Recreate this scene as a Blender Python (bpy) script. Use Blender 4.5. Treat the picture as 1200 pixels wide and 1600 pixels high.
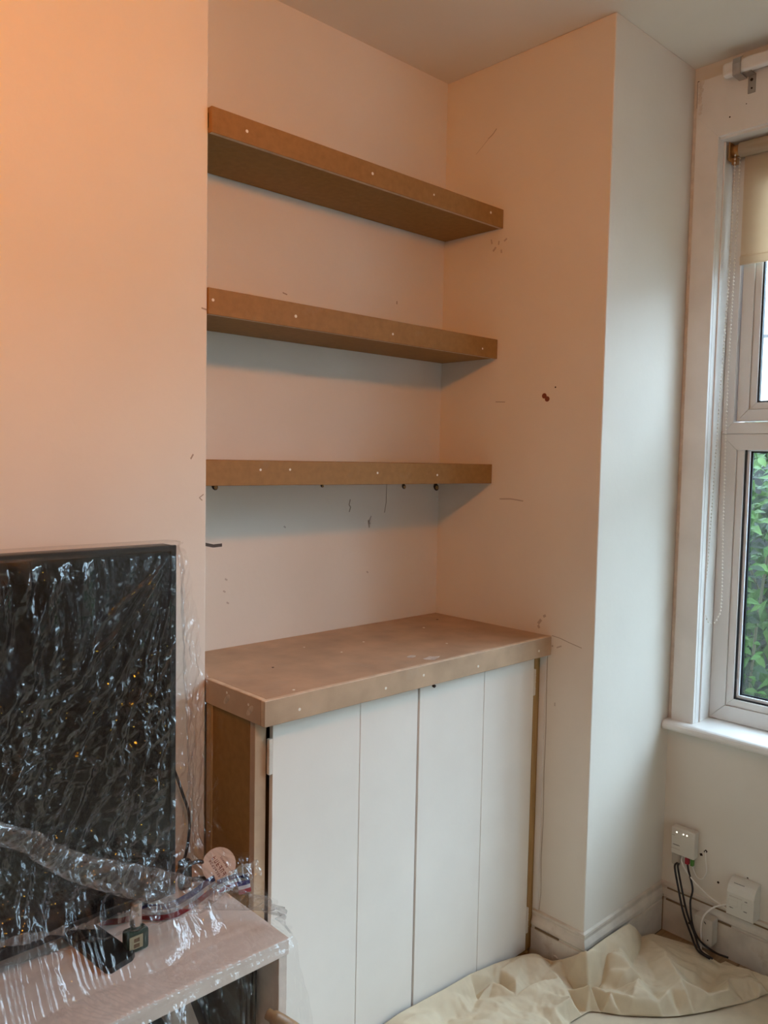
import bpy, bmesh, math, random
import numpy as np
from mathutils import Vector, Matrix

for o in list(bpy.data.objects):
    bpy.data.objects.remove(o, do_unlink=True)
scn = bpy.context.scene
COL = scn.collection
R = random.Random(7)

# ------------------------------------------------------------------ camera, sky, lights, exposure
cam_d = bpy.data.cameras.new('camera')
cam_d.sensor_fit = 'VERTICAL'; cam_d.sensor_height = 36.0; cam_d.lens = 1278.26 / 1600 * 36
cam_d.clip_start = 0.02
cam = bpy.data.objects.new('camera', cam_d); COL.objects.link(cam)
fw = Vector((0.6864, 0.7244, -0.0638)).normalized()
rt = Vector((0.7266, -0.6868, 0.0192)); rt = (rt - rt.dot(fw) * fw).normalized()
up = rt.cross(fw)
M4 = Matrix((rt, up, -fw)).transposed().to_4x4(); M4.translation = Vector((-1.8959, -1.7532, 1.4263))
cam.matrix_world = M4
scn.camera = cam

world = bpy.data.worlds.new('sky'); scn.world = world; world.use_nodes = True
wn = world.node_tree.nodes['Background']
wn.inputs[0].default_value = (0.63, 0.77, 1.0, 1); wn.inputs[1].default_value = 19.3      # overcast sky

ld = bpy.data.lights.new('ceiling_spot_lamp', 'SPOT')                                   # warm ceiling spotlight turned to the chimney breast
ld.spot_size = math.radians(142); ld.spot_blend = 1.0
ld.color = (1.0, 0.30, 0.008); ld.energy = 42; ld.shadow_soft_size = 0.06
lo = bpy.data.objects.new('ceiling_spot_lamp', ld); lo.location = (-1.65, -1.40, 2.16)
lo.rotation_euler = Vector((0.55, 1.40, -0.18)).to_track_quat('-Z', 'Y').to_euler(); COL.objects.link(lo)

pl = bpy.data.lights.new('window_portal', 'AREA'); pl.shape = 'RECTANGLE'; pl.size = 1.75; pl.size_y = 2.66
pl.cycles.is_portal = True
po = bpy.data.objects.new('window_portal', pl); po.location = (0.60, -1.98, 1.50)
po.rotation_euler = (0, math.radians(90), 0); COL.objects.link(po)

vs = scn.view_settings
scn.display_settings.display_device = 'sRGB'
vs.view_transform = 'Standard'; vs.look = 'None'; vs.gamma = 1.0; vs.use_curve_mapping = False
vs.exposure = 0.0

# ------------------------------------------------------------------ helpers
def mk(name, color, rough=0.6, metal=0.0, noise=0.0, nscale=20.0, bump=0.0, bscale=80.0, spec=0.5, stretch=None):
    m = bpy.data.materials.new(name); m.use_nodes = True
    nt = m.node_tree; b = nt.nodes['Principled BSDF']
    b.inputs['Base Color'].default_value = (*color, 1); b.inputs['Roughness'].default_value = rough
    b.inputs['Metallic'].default_value = metal; b.inputs['Specular IOR Level'].default_value = spec
    tc = nt.nodes.new('ShaderNodeTexCoord'); mp = nt.nodes.new('ShaderNodeMapping')
    nt.links.new(tc.outputs['Object'], mp.inputs[0])
    if stretch: mp.inputs['Scale'].default_value = stretch
    if noise:
        n = nt.nodes.new('ShaderNodeTexNoise'); n.inputs['Scale'].default_value = nscale; n.inputs['Detail'].default_value = 6
        nt.links.new(mp.outputs[0], n.inputs['Vector'])
        r = nt.nodes.new('ShaderNodeValToRGB')
        lo_ = [max(0, c * (1 - noise)) for c in color]; hi = [min(1, c * (1 + noise)) for c in color]
        r.color_ramp.elements[0].position = 0.3; r.color_ramp.elements[1].position = 0.7
        r.color_ramp.elements[0].color = (*lo_, 1); r.color_ramp.elements[1].color = (*hi, 1)
        nt.links.new(n.outputs['Fac'], r.inputs[0]); nt.links.new(r.outputs[0], b.inputs['Base Color'])
    if bump:
        n2 = nt.nodes.new('ShaderNodeTexNoise'); n2.inputs['Scale'].default_value = bscale; n2.inputs['Detail'].default_value = 4
        nt.links.new(mp.outputs[0], n2.inputs['Vector'])
        bp = nt.nodes.new('ShaderNodeBump'); bp.inputs['Strength'].default_value = bump; bp.inputs['Distance'].default_value = 0.003
        nt.links.new(n2.outputs['Fac'], bp.inputs['Height']); nt.links.new(bp.outputs[0], b.inputs['Normal'])
    return m

M = {}
M['wall'] = mk('wall_paint', (0.80, 0.742, 0.655), 0.62, noise=0.035, nscale=3, bump=0.10, bscale=60, spec=0.3)
M['bounce_wall'] = mk('far_wall_bounce_tone', (0.46, 0.345, 0.235), 0.7, noise=0.03, nscale=3)  # unseen walls, tone invented to dim and warm the bounced light
M['ceil'] = mk('ceiling_paint', (0.82, 0.775, 0.69), 0.8, noise=0.04, nscale=2, bump=0.06, bscale=50, spec=0.2)
M['trim'] = mk('trim_gloss', (0.84, 0.81, 0.77), 0.35, noise=0.05, nscale=9, bump=0.10, bscale=40)
M['skirt'] = mk('skirting_paint', (0.70, 0.63, 0.54), 0.42, noise=0.16, nscale=14, bump=0.15, bscale=60)
M['upvc'] = mk('upvc_white', (0.80, 0.77, 0.73), 0.35)
M['seam'] = mk('dark_seam', (0.06, 0.05, 0.04), 0.8)
M['mdf'] = mk('mdf_brown', (0.32, 0.168, 0.052), 0.62, noise=0.10, nscale=60, bump=0.05, bscale=300, spec=0.35)
M['mdf_top'] = mk('mdf_dusty', (0.52, 0.36, 0.235), 0.55, noise=0.16, nscale=11, bump=0.05, bscale=300, spec=0.4)
M['mdf_edge'] = mk('mdf_sanded_edge', (0.66, 0.52, 0.37), 0.7, noise=0.15, nscale=40)
M['door'] = mk('door_primer', (0.87, 0.81, 0.735), 0.5, noise=0.02, nscale=8, bump=0.04, bscale=90, spec=0.35)
M['filler'] = mk('white_filler', (0.85, 0.80, 0.70), 0.8)
M['timber'] = mk('pine_batten', (0.42, 0.25, 0.09), 0.6, noise=0.2, nscale=8, stretch=(12, 12, 1))
M['hinge'] = mk('painted_hinge', (0.72, 0.66, 0.58), 0.4, metal=0.1)
M['stand'] = mk('stand_laminate', (0.80, 0.665, 0.575), 0.42, noise=0.05, nscale=9, stretch=(1, 6, 6))
M['tv'] = mk('tv_black', (0.010, 0.010, 0.011), 0.35)
M['screen'] = mk('tv_screen', (0.006, 0.006, 0.007), 0.16)
M['blackplastic'] = mk('black_plastic', (0.015, 0.014, 0.014), 0.4)
M['cable'] = mk('black_cable', (0.012, 0.009, 0.012), 0.35)
M['whitecable'] = mk('white_cable', (0.88, 0.85, 0.79), 0.45)
M['box'] = mk('white_plastic', (0.72, 0.68, 0.60), 0.4)
M['boxdark'] = mk('grey_plastic_side', (0.60, 0.55, 0.47), 0.45)
M['print'] = mk('grey_print', (0.10, 0.09, 0.08), 0.7)
M['hole'] = mk('hole_dark', (0.025, 0.013, 0.008), 0.9)
M['plug'] = mk('rawlplug_red', (0.20, 0.045, 0.015), 0.6)
M['red'] = mk('red_plug', (0.35, 0.012, 0.03), 0.4)
M['green'] = mk('green_plug', (0.07, 0.22, 0.03), 0.4)
M['flake'] = mk('flaking_paint', (0.78, 0.72, 0.65), 0.8, noise=0.10, nscale=40)
M['crack'] = mk('crack_brown', (0.24, 0.16, 0.09), 0.9)
M['steel'] = mk('bracket_steel', (0.42, 0.39, 0.36), 0.4, metal=0.7)
M['brass'] = mk('blind_bracket', (0.45, 0.26, 0.11), 0.4, metal=0.5)
M['bead'] = mk('chain_bead', (0.92, 0.88, 0.80), 0.3)
M['gasket'] = mk('black_gasket', (0.012, 0.015, 0.02), 0.5)
M['spacer'] = mk('spacer_bar', (0.88, 0.92, 0.96), 0.3, metal=0.0)
M['board'] = mk('floorboard', (0.33, 0.21, 0.115), 0.6, noise=0.22, nscale=6, stretch=(1, 14, 14), bump=0.1)
M['sheet'] = mk('cotton_dust_sheet', (0.72, 0.60, 0.43), 0.92, noise=0.05, nscale=26, bump=0.22, bscale=700, spec=0.1)
M['sheet2'] = mk('lower_dust_sheet', (0.72, 0.61, 0.45), 0.92, noise=0.07, nscale=18, bump=0.2, bscale=600, spec=0.1)
M['bottle'] = mk('green_glass', (0.030, 0.052, 0.040), 0.12)
M['cap'] = mk('silver_cap', (0.62, 0.56, 0.50), 0.22, metal=0.75)
M['label'] = mk('bottle_label', (0.36, 0.31, 0.19), 0.5)
M['labelink'] = mk('label_ink', (0.12, 0.07, 0.03), 0.6)
M['medal'] = mk('medal_disc', (0.92, 0.74, 0.63), 0.45)
M['redtext'] = mk('red_print', (0.28, 0.06, 0.03), 0.6)
M['rred'] = mk('ribbon_red', (0.50, 0.030, 0.045), 0.5)
M['rwhite'] = mk('ribbon_white', (0.74, 0.70, 0.70), 0.5)
M['rblue'] = mk('ribbon_blue', (0.05, 0.045, 0.20), 0.5)
M['leaf1'] = mk('leaf_green', (0.030, 0.085, 0.008), 0.5, noise=0.3, nscale=5, spec=0.2)
M['leaf2'] = mk('leaf_dark', (0.008, 0.026, 0.006), 0.5, noise=0.3, nscale=5, spec=0.2)
M['leaf3'] = mk('leaf_pale', (0.055, 0.115, 0.020), 0.5, noise=0.25, nscale=5, spec=0.2)
M['twig'] = mk('twig', (0.10, 0.09, 0.05), 0.8)
M['ground'] = mk('garden_ground', (0.32, 0.31, 0.29), 0.95, noise=0.2, nscale=6)
M['hedge_backdrop'] = mk('backdrop_wall', (0.020, 0.022, 0.020), 0.9, noise=0.1, nscale=3)  # near-black backdrop standing in for the dark depth behind the leaves
M['stick'] = mk('wood_stick', (0.34, 0.17, 0.065), 0.4, noise=0.1, nscale=12)

def wear(mat, tint, scale, lo_, hi, fac):
    """patchy stains with a shape of their own, mixed over the base colour"""
    nt = mat.node_tree; b = nt.nodes['Principled BSDF']
    src = b.inputs['Base Color'].links[0].from_socket if b.inputs['Base Color'].links else None
    tc = nt.nodes.new('ShaderNodeTexCoord'); n = nt.nodes.new('ShaderNodeTexNoise')
    n.inputs['Scale'].default_value = scale; n.inputs['Detail'].default_value = 9; n.inputs['Roughness'].default_value = 0.65
    nt.links.new(tc.outputs['Object'], n.inputs['Vector'])
    mr = nt.nodes.new('ShaderNodeMapRange'); mr.inputs[1].default_value = lo_; mr.inputs[2].default_value = hi; mr.inputs[4].default_value = fac
    nt.links.new(n.outputs['Fac'], mr.inputs[0])
    mx = nt.nodes.new('ShaderNodeMix'); mx.data_type = 'RGBA'
    nt.links.new(mr.outputs[0], mx.inputs[0])
    if src: nt.links.new(src, mx.inputs[6])
    else: mx.inputs[6].default_value = b.inputs['Base Color'].default_value
    mx.inputs[7].default_value = (*tint, 1)
    nt.links.new(mx.outputs[2], b.inputs['Base Color'])
wear(M['mdf_top'], (0.50, 0.42, 0.33), 9, 0.56, 0.78, 0.45)
wear(M['mdf'], (0.36, 0.26, 0.16), 14, 0.60, 0.80, 0.35)
wear(M['skirt'], (0.30, 0.16, 0.06), 7, 0.60, 0.74, 0.55)

def glass_mat(name, haze, tint=(1, 1, 1), base=0.05, rough=0.02, hazecol=(0.8, 0.82, 0.84), bump=0.0, edge=0.55):
    m = bpy.data.materials.new(name); m.use_nodes = True; nt = m.node_tree; nt.nodes.clear()
    out = nt.nodes.new('ShaderNodeOutputMaterial')
    tr = nt.nodes.new('ShaderNodeBsdfTransparent'); tr.inputs[0].default_value = (*tint, 1)
    gl = nt.nodes.new('ShaderNodeBsdfGlossy'); gl.inputs['Roughness'].default_value = rough
    lw = nt.nodes.new('ShaderNodeLayerWeight'); lw.inputs[0].default_value = 0.25
    mr = nt.nodes.new('ShaderNodeMapRange'); mr.inputs[3].default_value = base; mr.inputs[4].default_value = edge
    nt.links.new(lw.outputs['Facing'], mr.inputs[0])
    mx = nt.nodes.new('ShaderNodeMixShader')
    nt.links.new(mr.outputs[0], mx.inputs[0]); nt.links.new(tr.outputs[0], mx.inputs[1]); nt.links.new(gl.outputs[0], mx.inputs[2])
    di = nt.nodes.new('ShaderNodeBsdfDiffuse'); di.inputs[0].default_value = (*hazecol, 1)
    tl = nt.nodes.new('ShaderNodeBsdfTranslucent'); tl.inputs[0].default_value = (*hazecol, 1)
    md = nt.nodes.new('ShaderNodeMixShader'); md.inputs[0].default_value = 0.4
    nt.links.new(di.outputs[0], md.inputs[1]); nt.links.new(tl.outputs[0], md.inputs[2])
    m2 = nt.nodes.new('ShaderNodeMixShader'); m2.inputs[0].default_value = haze
    nt.links.new(mx.outputs[0], m2.inputs[1]); nt.links.new(md.outputs[0], m2.inputs[2]); nt.links.new(m2.outputs[0], out.inputs[0])
    if bump:
        tc = nt.nodes.new('ShaderNodeTexCoord')
        v = nt.nodes.new('ShaderNodeTexVoronoi'); v.feature = 'DISTANCE_TO_EDGE'; v.inputs['Scale'].default_value = 38
        nz = nt.nodes.new('ShaderNodeTexNoise'); nz.inputs['Scale'].default_value = 30; nz.inputs['Detail'].default_value = 3
        mpv = nt.nodes.new('ShaderNodeMapping'); mpv.inputs['Rotation'].default_value = (0, 0.6, 0); mpv.inputs['Scale'].default_value = (1.8, 1, 0.6)
        nt.links.new(tc.outputs['Object'], mpv.inputs[0]); nt.links.new(mpv.outputs[0], v.inputs['Vector']); nt.links.new(mpv.outputs[0], nz.inputs['Vector'])
        ad = nt.nodes.new('ShaderNodeMath'); ad.operation = 'ADD'
        nt.links.new(v.outputs['Distance'], ad.inputs[0]); nt.links.new(nz.outputs['Fac'], ad.inputs[1])
        bp = nt.nodes.new('ShaderNodeBump'); bp.inputs['Strength'].default_value = bump; bp.inputs['Distance'].default_value = 0.008
        nt.links.new(ad.outputs[0], bp.inputs['Height'])
        for nd in (gl, di, tl): nt.links.new(bp.outputs[0], nd.inputs['Normal'])
    return m
M['pane'] = glass_mat('window_glass', 0.008, (0.90, 0.96, 0.94), 0.04, 0.01)
M['film'] = glass_mat('clear_polythene', 0.010, (0.98, 0.98, 0.98), 0.030, 0.045, bump=0.22, edge=0.42)
M['film_fold'] = glass_mat('bunched_polythene', 0.050, (0.95, 0.95, 0.95), 0.075, 0.07, bump=0.22, edge=0.50)

def blind_mat():
    m = bpy.data.materials.new('blind_fabric'); m.use_nodes = True; nt = m.node_tree; nt.nodes.clear()
    out = nt.nodes.new('ShaderNodeOutputMaterial'); d = nt.nodes.new('ShaderNodeBsdfDiffuse'); t = nt.nodes.new('ShaderNodeBsdfTranslucent')
    n = nt.nodes.new('ShaderNodeTexNoise'); n.inputs['Scale'].default_value = 6
    r = nt.nodes.new('ShaderNodeValToRGB'); r.color_ramp.elements[0].color = (0.76, 0.63, 0.48, 1); r.color_ramp.elements[1].color = (0.84, 0.72, 0.57, 1)
    nt.links.new(n.outputs['Fac'], r.inputs[0])
    nt.links.new(r.outputs[0], d.inputs[0]); nt.links.new(r.outputs[0], t.inputs[0])
    mx = nt.nodes.new('ShaderNodeMixShader'); mx.inputs[0].default_value = 0.50
    nt.links.new(d.outputs[0], mx.inputs[1]); nt.links.new(t.outputs[0], mx.inputs[2]); nt.links.new(mx.outputs[0], out.inputs[0])
    return m
M['blind'] = blind_mat()
def led_mat():
    m = bpy.data.materials.new('led_light'); m.use_nodes = True; nt = m.node_tree
    b = nt.nodes['Principled BSDF']; b.inputs['Base Color'].default_value = (0.9, 0.9, 0.85, 1)
    b.inputs['Emission Color'].default_value = (1, 0.97, 0.85, 1); b.inputs['Emission Strength'].default_value = 1.6
    return m
M['led'] = led_mat()

class MB:
    """collects shapes; build() links them as one mesh object"""
    def __init__(s): s.bm = bmesh.new(); s.mi = 0
    def _tag(s, faces):
        for f in faces: f.material_index = s.mi
    def box(s, x0, x1, y0, y1, z0, z1, bev=0.0, seg=2):
        g = bmesh.ops.create_cube(s.bm, size=1.0)
        vs_ = g['verts']
        for v in vs_:
            v.co = Vector(((x0 + x1) / 2 + v.co.x * (x1 - x0), (y0 + y1) / 2 + v.co.y * (y1 - y0), (z0 + z1) / 2 + v.co.z * (z1 - z0)))
        fs = set(f for v in vs_ for f in v.link_faces); s._tag(fs)
        if bev:
            es = list(set(e for v in vs_ for e in v.link_edges))
            r = bmesh.ops.bevel(s.bm, geom=es, offset=bev, segments=seg, affect='EDGES', profile=0.5)
            s._tag(r['faces'])
        return s
    def prism(s, pts, axis, a0, a1):
        """polygon pts in the two other axes, extruded along axis"""
        def P(p, a):
            return {'x': (a, p[0], p[1]), 'y': (p[0], a, p[1]), 'z': (p[0], p[1], a)}[axis]
        A = [s.bm.verts.new(P(p, a0)) for p in pts]; B_ = [s.bm.verts.new(P(p, a1)) for p in pts]
        n = len(pts); fs = [s.bm.faces.new(A), s.bm.faces.new(B_[::-1])]
        for i in range(n): fs.append(s.bm.faces.new((A[i], B_[i], B_[(i + 1) % n], A[(i + 1) % n])))
        s._tag(fs); return s
    def tube(s, pts, r, n=8, cap=True):
        pts = [Vector(p) for p in pts]; rs = r if isinstance(r, (list, tuple)) else [r] * len(pts)
        rings = []; ref = None
        for i, p in enumerate(pts):
            t = (pts[min(i + 1, len(pts) - 1)] - pts[max(i - 1, 0)]).normalized()
            if ref is None: ref = Vector((0, 0, 1)) if abs(t.z) < 0.9 else Vector((1, 0, 0))
            a = (ref - t * ref.dot(t)).normalized(); b = t.cross(a); ref = a
            rings.append([s.bm.verts.new(p + rs[i] * (a * math.cos(2 * math.pi * k / n) + b * math.sin(2 * math.pi * k / n))) for k in range(n)])
        fs = []
        for i in range(len(rings) - 1):
            for k in range(n): fs.append(s.bm.faces.new((rings[i][k], rings[i][(k + 1) % n], rings[i + 1][(k + 1) % n], rings[i + 1][k])))
        if cap: fs += [s.bm.faces.new(rings[0][::-1]), s.bm.faces.new(rings[-1])]
        for f in fs: f.smooth = True
        s._tag(fs); return s
    def disc(s, c, nrm, r, h, n=14, sx=1.0):
        """short cylinder standing on c along nrm"""
        nrm = Vector(nrm).normalized(); c = Vector(c)
        a = nrm.orthogonal().normalized(); b = nrm.cross(a)
        A = [s.bm.verts.new(c + r * (sx * a * math.cos(2 * math.pi * k / n) + b * math.sin(2 * math.pi * k / n))) for k in range(n)]
        B_ = [s.bm.verts.new(v.co + nrm * h) for v in A]
        fs = [s.bm.faces.new(A[::-1]), s.bm.faces.new(B_)]
        for k in range(n): fs.append(s.bm.faces.new((A[k], A[(k + 1) % n], B_[(k + 1) % n], B_[k])))
        s._tag(fs); return s
    def build(s, name, mats, parent=None, smooth=False):
        bmesh.ops.recalc_face_normals(s.bm, faces=s.bm.faces[:])
        me = bpy.data.meshes.new(name); s.bm.to_mesh(me); s.bm.free()
        return link(name, me, mats, parent, smooth)
def link(name, me, mats, parent=None, smooth=False):
    if not isinstance(mats, (list, tuple)): mats = [mats]
    for m in mats: me.materials.append(M[m])
    if smooth:
        for p in me.polygons: p.use_smooth = True
    o = bpy.data.objects.new(name, me); COL.objects.link(o)
    if parent: put(o, parent)
    return o
def put(o, parent):
    """parent keeping the world place (parents are translated and turned only)"""
    o.parent = parent; o.matrix_parent_inverse = parent_matrix(parent).inverted()
def parent_matrix(p):
    m = p.matrix_basis.copy()
    if p.parent: m = parent_matrix(p.parent) @ p.matrix_parent_inverse @ m
    return m
def tag(o, label=None, cat=None, group=None, kind=None):
    for k, v in (('label', label), ('category', cat), ('group', group), ('kind', kind)):
        if v: o[k] = v
    return o
def empty(name, loc):
    o = bpy.data.objects.new(name, None); o.location = loc; o.empty_display_size = 0.05; COL.objects.link(o); return o
def curve(pts, n=8):
    """Catmull-Rom through pts"""
    P = [Vector(p) for p in pts]; P = [2 * P[0] - P[1]] + P + [2 * P[-1] - P[-2]]; out = []
    for i in range(1, len(P) - 2):
        for k in range(n):
            t = k / n; a, b, c, d = P[i - 1], P[i], P[i + 1], P[i + 2]
            out.append(0.5 * ((2 * b) + (c - a) * t + (2 * a - 5 * b + 4 * c - d) * t * t + (3 * b - a - 3 * c + d) * t ** 3))
    return out + [P[-2]]

# ------------------------------------------------------------------ the room
H = 2.575; BX = 0.432; SY = -0.5774; BR_X = -0.9679; BR_Y = -0.2193
W_Y0, W_Y1, W_Z0, W_Z1 = -3.30, -0.66, 0.655, 2.36                      # window opening
def struct(name, mb, mats, label=None):
    o = mb.build(name, mats); o['kind'] = 'structure'
    if label: o['label'] = label
    return o
floor = struct('floor', MB().box(-3.7, BX + 0.25, -4.3, 0.12, -0.12, -0.022), 'seam', 'bare timber floor of the room')
ceiling = struct('ceiling', MB().box(-3.7, BX + 0.25, -4.3, 0.12, H, H + 0.1), 'ceil', 'off-white plaster ceiling')
wall_back = struct('wall_back', MB().box(-3.7, 0.0, 0.0, 0.12, 0, H), 'wall', 'cream back wall of the alcove')
wall_chimney = struct('wall_chimney', MB().box(-2.45, BR_X, BR_Y, 0.0, 0, H, 0.003), 'wall', 'cream chimney breast behind the television')
wall_right = struct('wall_right', MB().box(0.0, BX + 0.25, SY, 0.12, 0, H, 0.003), 'wall', 'cream side wall of the alcove with its outer corner')
wl = struct('wall_left', MB().box(-3.8, -3.7, -4.3, 0.12, 0, H), 'bounce_wall')
mb = MB()
mb.box(-3.7, -2.4, -4.4, -4.3, 0, H); mb.box(-1.5, BX + 0.25, -4.4, -4.3, 0, H); mb.box(-2.4, -1.5, -4.4, -4.3, 0, 0.95); mb.box(-2.4, -1.5, -4.4, -4.3, 1.95, H)
wf = struct('wall_front', mb, 'bounce_wall')
wb = struct('wall_bay', MB().box(0.0, BX + 0.25, -4.3, -3.42, 0, H), 'wall')
mb = MB()
mb.box(BX, BX + 0.25, -3.42, SY, 0, 0.63); mb.box(BX, BX + 0.25, -3.42, SY, W_Z1, H)
mb.box(BX, BX + 0.25, W_Y1, SY, 0.63, W_Z1); mb.box(BX, BX + 0.25, -3.42, W_Y0, 0.63, W_Z1)
wall_window = struct('wall_window', mb, 'wall', 'cream window wall of the bay')

# floorboards run along x
bm_ = MB().box(0, 1, -0.0585, 0.0585, -0.022, 0.0, 0.0015, 1)
board = bm_.build('floorboard', 'board', floor)
k = 0
for i in range(32):
    yc = SY - 0.012 - 0.06 - 0.12 * (i - 4)
    x1 = BX - 0.004 if -3.42 < yc < SY else -0.004
    if yc > -0.07 or yc < -4.2: continue
    o = board if k == 0 else board.copy()
    if k: COL.objects.link(o)
    o.location = (-3.69, yc, 0); o.scale = (x1 + 3.69, 1, 1); k += 1

# skirting with an ogee top; profile (d = out from wall, z)
SK = [(0, 0), (0.020, 0), (0.020, 0.094), (0.014, 0.096), (0.014, 0.101), (0.0225, 0.106), (0.0215, 0.114), (0.016, 0.122), (0.0095, 0.129), (0.0095, 0.135), (0.0125, 0.139), (0.0115, 0.145), (0, 0.148)]
SK = [(d * 0.62, z) for d, z in SK]
def skirting(name, a, b, ax, wall, sgn, m0=0, m1=0, mat='skirt'):
    """run along ax from a to b on plane `wall`, sgn = side it sticks out to; m0/m1 mitre +1 outer corner, -1 inner"""
    bm = bmesh.new(); rows = []
    for e, mi, s_ in ((a, m0, -1), (b, m1, 1)):
        r = []
        for d, z in SK:
            t = e + s_ * mi * d
            r.append(bm.verts.new((t, wall + sgn * d, z) if ax == 'x' else (wall + sgn * d, t, z)))
        rows.append(r)
    n = len(SK)
    for i in range(n - 1): bm.faces.new((rows[0][i], rows[0][i + 1], rows[1][i + 1], rows[1][i]))
    bm.faces.new(rows[0]); bm.faces.new(rows[1][::-1])
    bmesh.ops.recalc_face_normals(bm, faces=bm.faces[:])
    me = bpy.data.meshes.new(name); bm.to_mesh(me); bm.free()
    o = link(name, me, mat); o['kind'] = 'structure'; return o
skirting('baseboard_right', SY, -0.412, 'y', 0.0, -1, 1, 0)
sb = skirting('baseboard_bay', 0.0, BX, 'x', SY, -1, 1, -1)
sw = skirting('baseboard_window', -3.42, SY, 'y', BX, -1, 0, -1)
skirting('baseboard_front', -3.7, 0.0, 'x', -4.3, 1)
skirting('baseboard_left', -4.3, 0.0, 'y', -3.7, 1)
# thin paint cracks on the skirting
for o_, parts in ((sw, [((BX - 0.0071, BX - 0.0056), (-1.05, -0.60), (0.130, 0.1345)), ((BX - 0.0122, BX - 0.0085), (-0.66, -0.60), (0.0962, 0.1006)), ((BX - 0.0122, BX - 0.0085), (-0.80, -0.735), (0.0962, 0.1006))]),):
    for (x, y, z) in parts: MB().box(*x, *y, *z).build('paint_crack', 'crack', o_)
MB().box(BX - 0.0145, BX - 0.0115, SY - 0.0145, SY - 0.0115, 0.0, 0.112).build('corner_gap', 'crack', sw)
MB().disc((BX - 0.0124, -0.676, 0.055), (-1, 0, 0), 0.003, 0.0006).build('screw_hole', 'hole', sw)
br = bpy.data.objects['baseboard_right']
MB().box(-0.0122, -0.0085, -0.505, -0.425, 0.0962, 0.1004).build('paint_crack', 'crack', br)
MB().disc((-0.0124, -0.50, 0.045), (-1, 0, -0.2), 0.007, 0.004, 10, 1.3).build('paint_blister', 'skirt', br)

# marks and fixings on the walls: flat little plates, plugs and holes
def plate(name, wall, pts, th, mat, ax, at_, sgn):
    """thin stroke along pts (2D on the wall) with width th"""
    bm = bmesh.new()
    for (a, b) in zip(pts[:-1], pts[1:]):
        d = Vector((b[0] - a[0], b[1] - a[1])); n = Vector((-d.y, d.x)).normalized() * th / 2
        q = [(a[0] + n.x, a[1] + n.y), (a[0] - n.x, a[1] - n.y), (b[0] - n.x, b[1] - n.y), (b[0] + n.x, b[1] + n.y)]
        lo_ = [bm.verts.new((p[0], at_, p[1]) if ax == 'y' else (at_, p[0], p[1])) for p in q]
        hi = [bm.verts.new((p[0], at_ + sgn * 0.0007, p[1]) if ax == 'y' else (at_ + sgn * 0.0007, p[0], p[1])) for p in q]
        bm.faces.new(hi)
        for i in range(4): bm.faces.new((lo_[i], lo_[(i + 1) % 4], hi[(i + 1) % 4], hi[i]))
    bmesh.ops.recalc_face_normals(bm, faces=bm.faces[:])
    me = bpy.data.meshes.new(name); bm.to_mesh(me); bm.free(); return link(name, me, mat, wall)
M['pencil'] = mk('pencil_mark', (0.42, 0.34, 0.26), 0.8)
M['scuff'] = mk('grey_scuff', (0.55, 0.47, 0.40), 0.8)
for x, z, r_ in ((-0.812, 1.352, 0.010), (-0.472, 1.352, 0.006), (-0.155, 1.347, 0.009), (-0.012, 1.344, 0.013)):
    MB().disc((x, 0.0, z), (0, -1, 0), r_, 0.0012, 9, 0.8).build('screw_hole', 'hole', wall_back)
    MB().disc((x + 0.002, -0.001, z - 0.002), (0, -1, 0), r_ * 0.5, 0.002, 7).build('wall_plug', 'timber', wall_back)
plate('pencil_mark', wall_back, [(-0.368, 1.312), (-0.372, 1.296), (-0.366, 1.290), (-0.371, 1.276)], 0.003, 'pencil', 'y', 0, -1)
plate('pencil_mark', wall_back, [(-0.226, 1.360), (-0.227, 1.300), (-0.233, 1.270)], 0.002, 'pencil', 'y', 0, -1)
plate('pencil_mark', wall_back, [(-0.286, 1.262), (-0.293, 1.246), (-0.290, 1.238), (-0.297, 1.250), (-0.292, 1.228)], 0.003, 'scuff', 'y', 0, -1)
plate('pencil_mark', wall_back, [(-0.845, 1.212), (-0.815, 1.205), (-0.79, 1.206)], 0.008, 'print', 'y', 0, -1)
plate('pencil_mark', wall_back, [(-0.199, 1.892), (-0.199, 1.883)], 0.003, 'pencil', 'y', 0, -1)
plate('pencil_mark', wall_back, [(-0.612, 1.854), (-0.598, 1.851)], 0.003, 'pencil', 'y', 0, -1)
for x, z in ((-0.78, 1.12), (-0.785, 1.09), (-0.60, 1.245), (-0.775, 1.06), (-0.30, 1.10)):
    plate('scuff_mark', wall_back, [(x, z), (x + 0.006, z - 0.004)], 0.004, 'scuff', 'y', 0, -1)
MB().disc((0, -0.392, 1.612), (-1, 0, 0), 0.0075, 0.0012, 12).build('wall_plug', 'plug', wall_right)
MB().disc((0, -0.402, 1.603), (-1, 0, 0), 0.0075, 0.0014, 12).build('wall_plug', 'plug', wall_right)
MB().disc((0, -0.428, 1.634), (-1, 0, 0), 0.0022, 0.001, 8).build('screw_hole', 'hole', wall_right)
plate('pencil_mark', wall_right, [(-0.165, 2.368), (-0.182, 2.376), (-0.196, 2.389)], 0.0018, 'pencil', 'x', 0, -1)
plate('pencil_mark', wall_right, [(-0.120, 2.335), (-0.165, 2.366)], 0.001, 'scuff', 'x', 0, -1)
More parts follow.
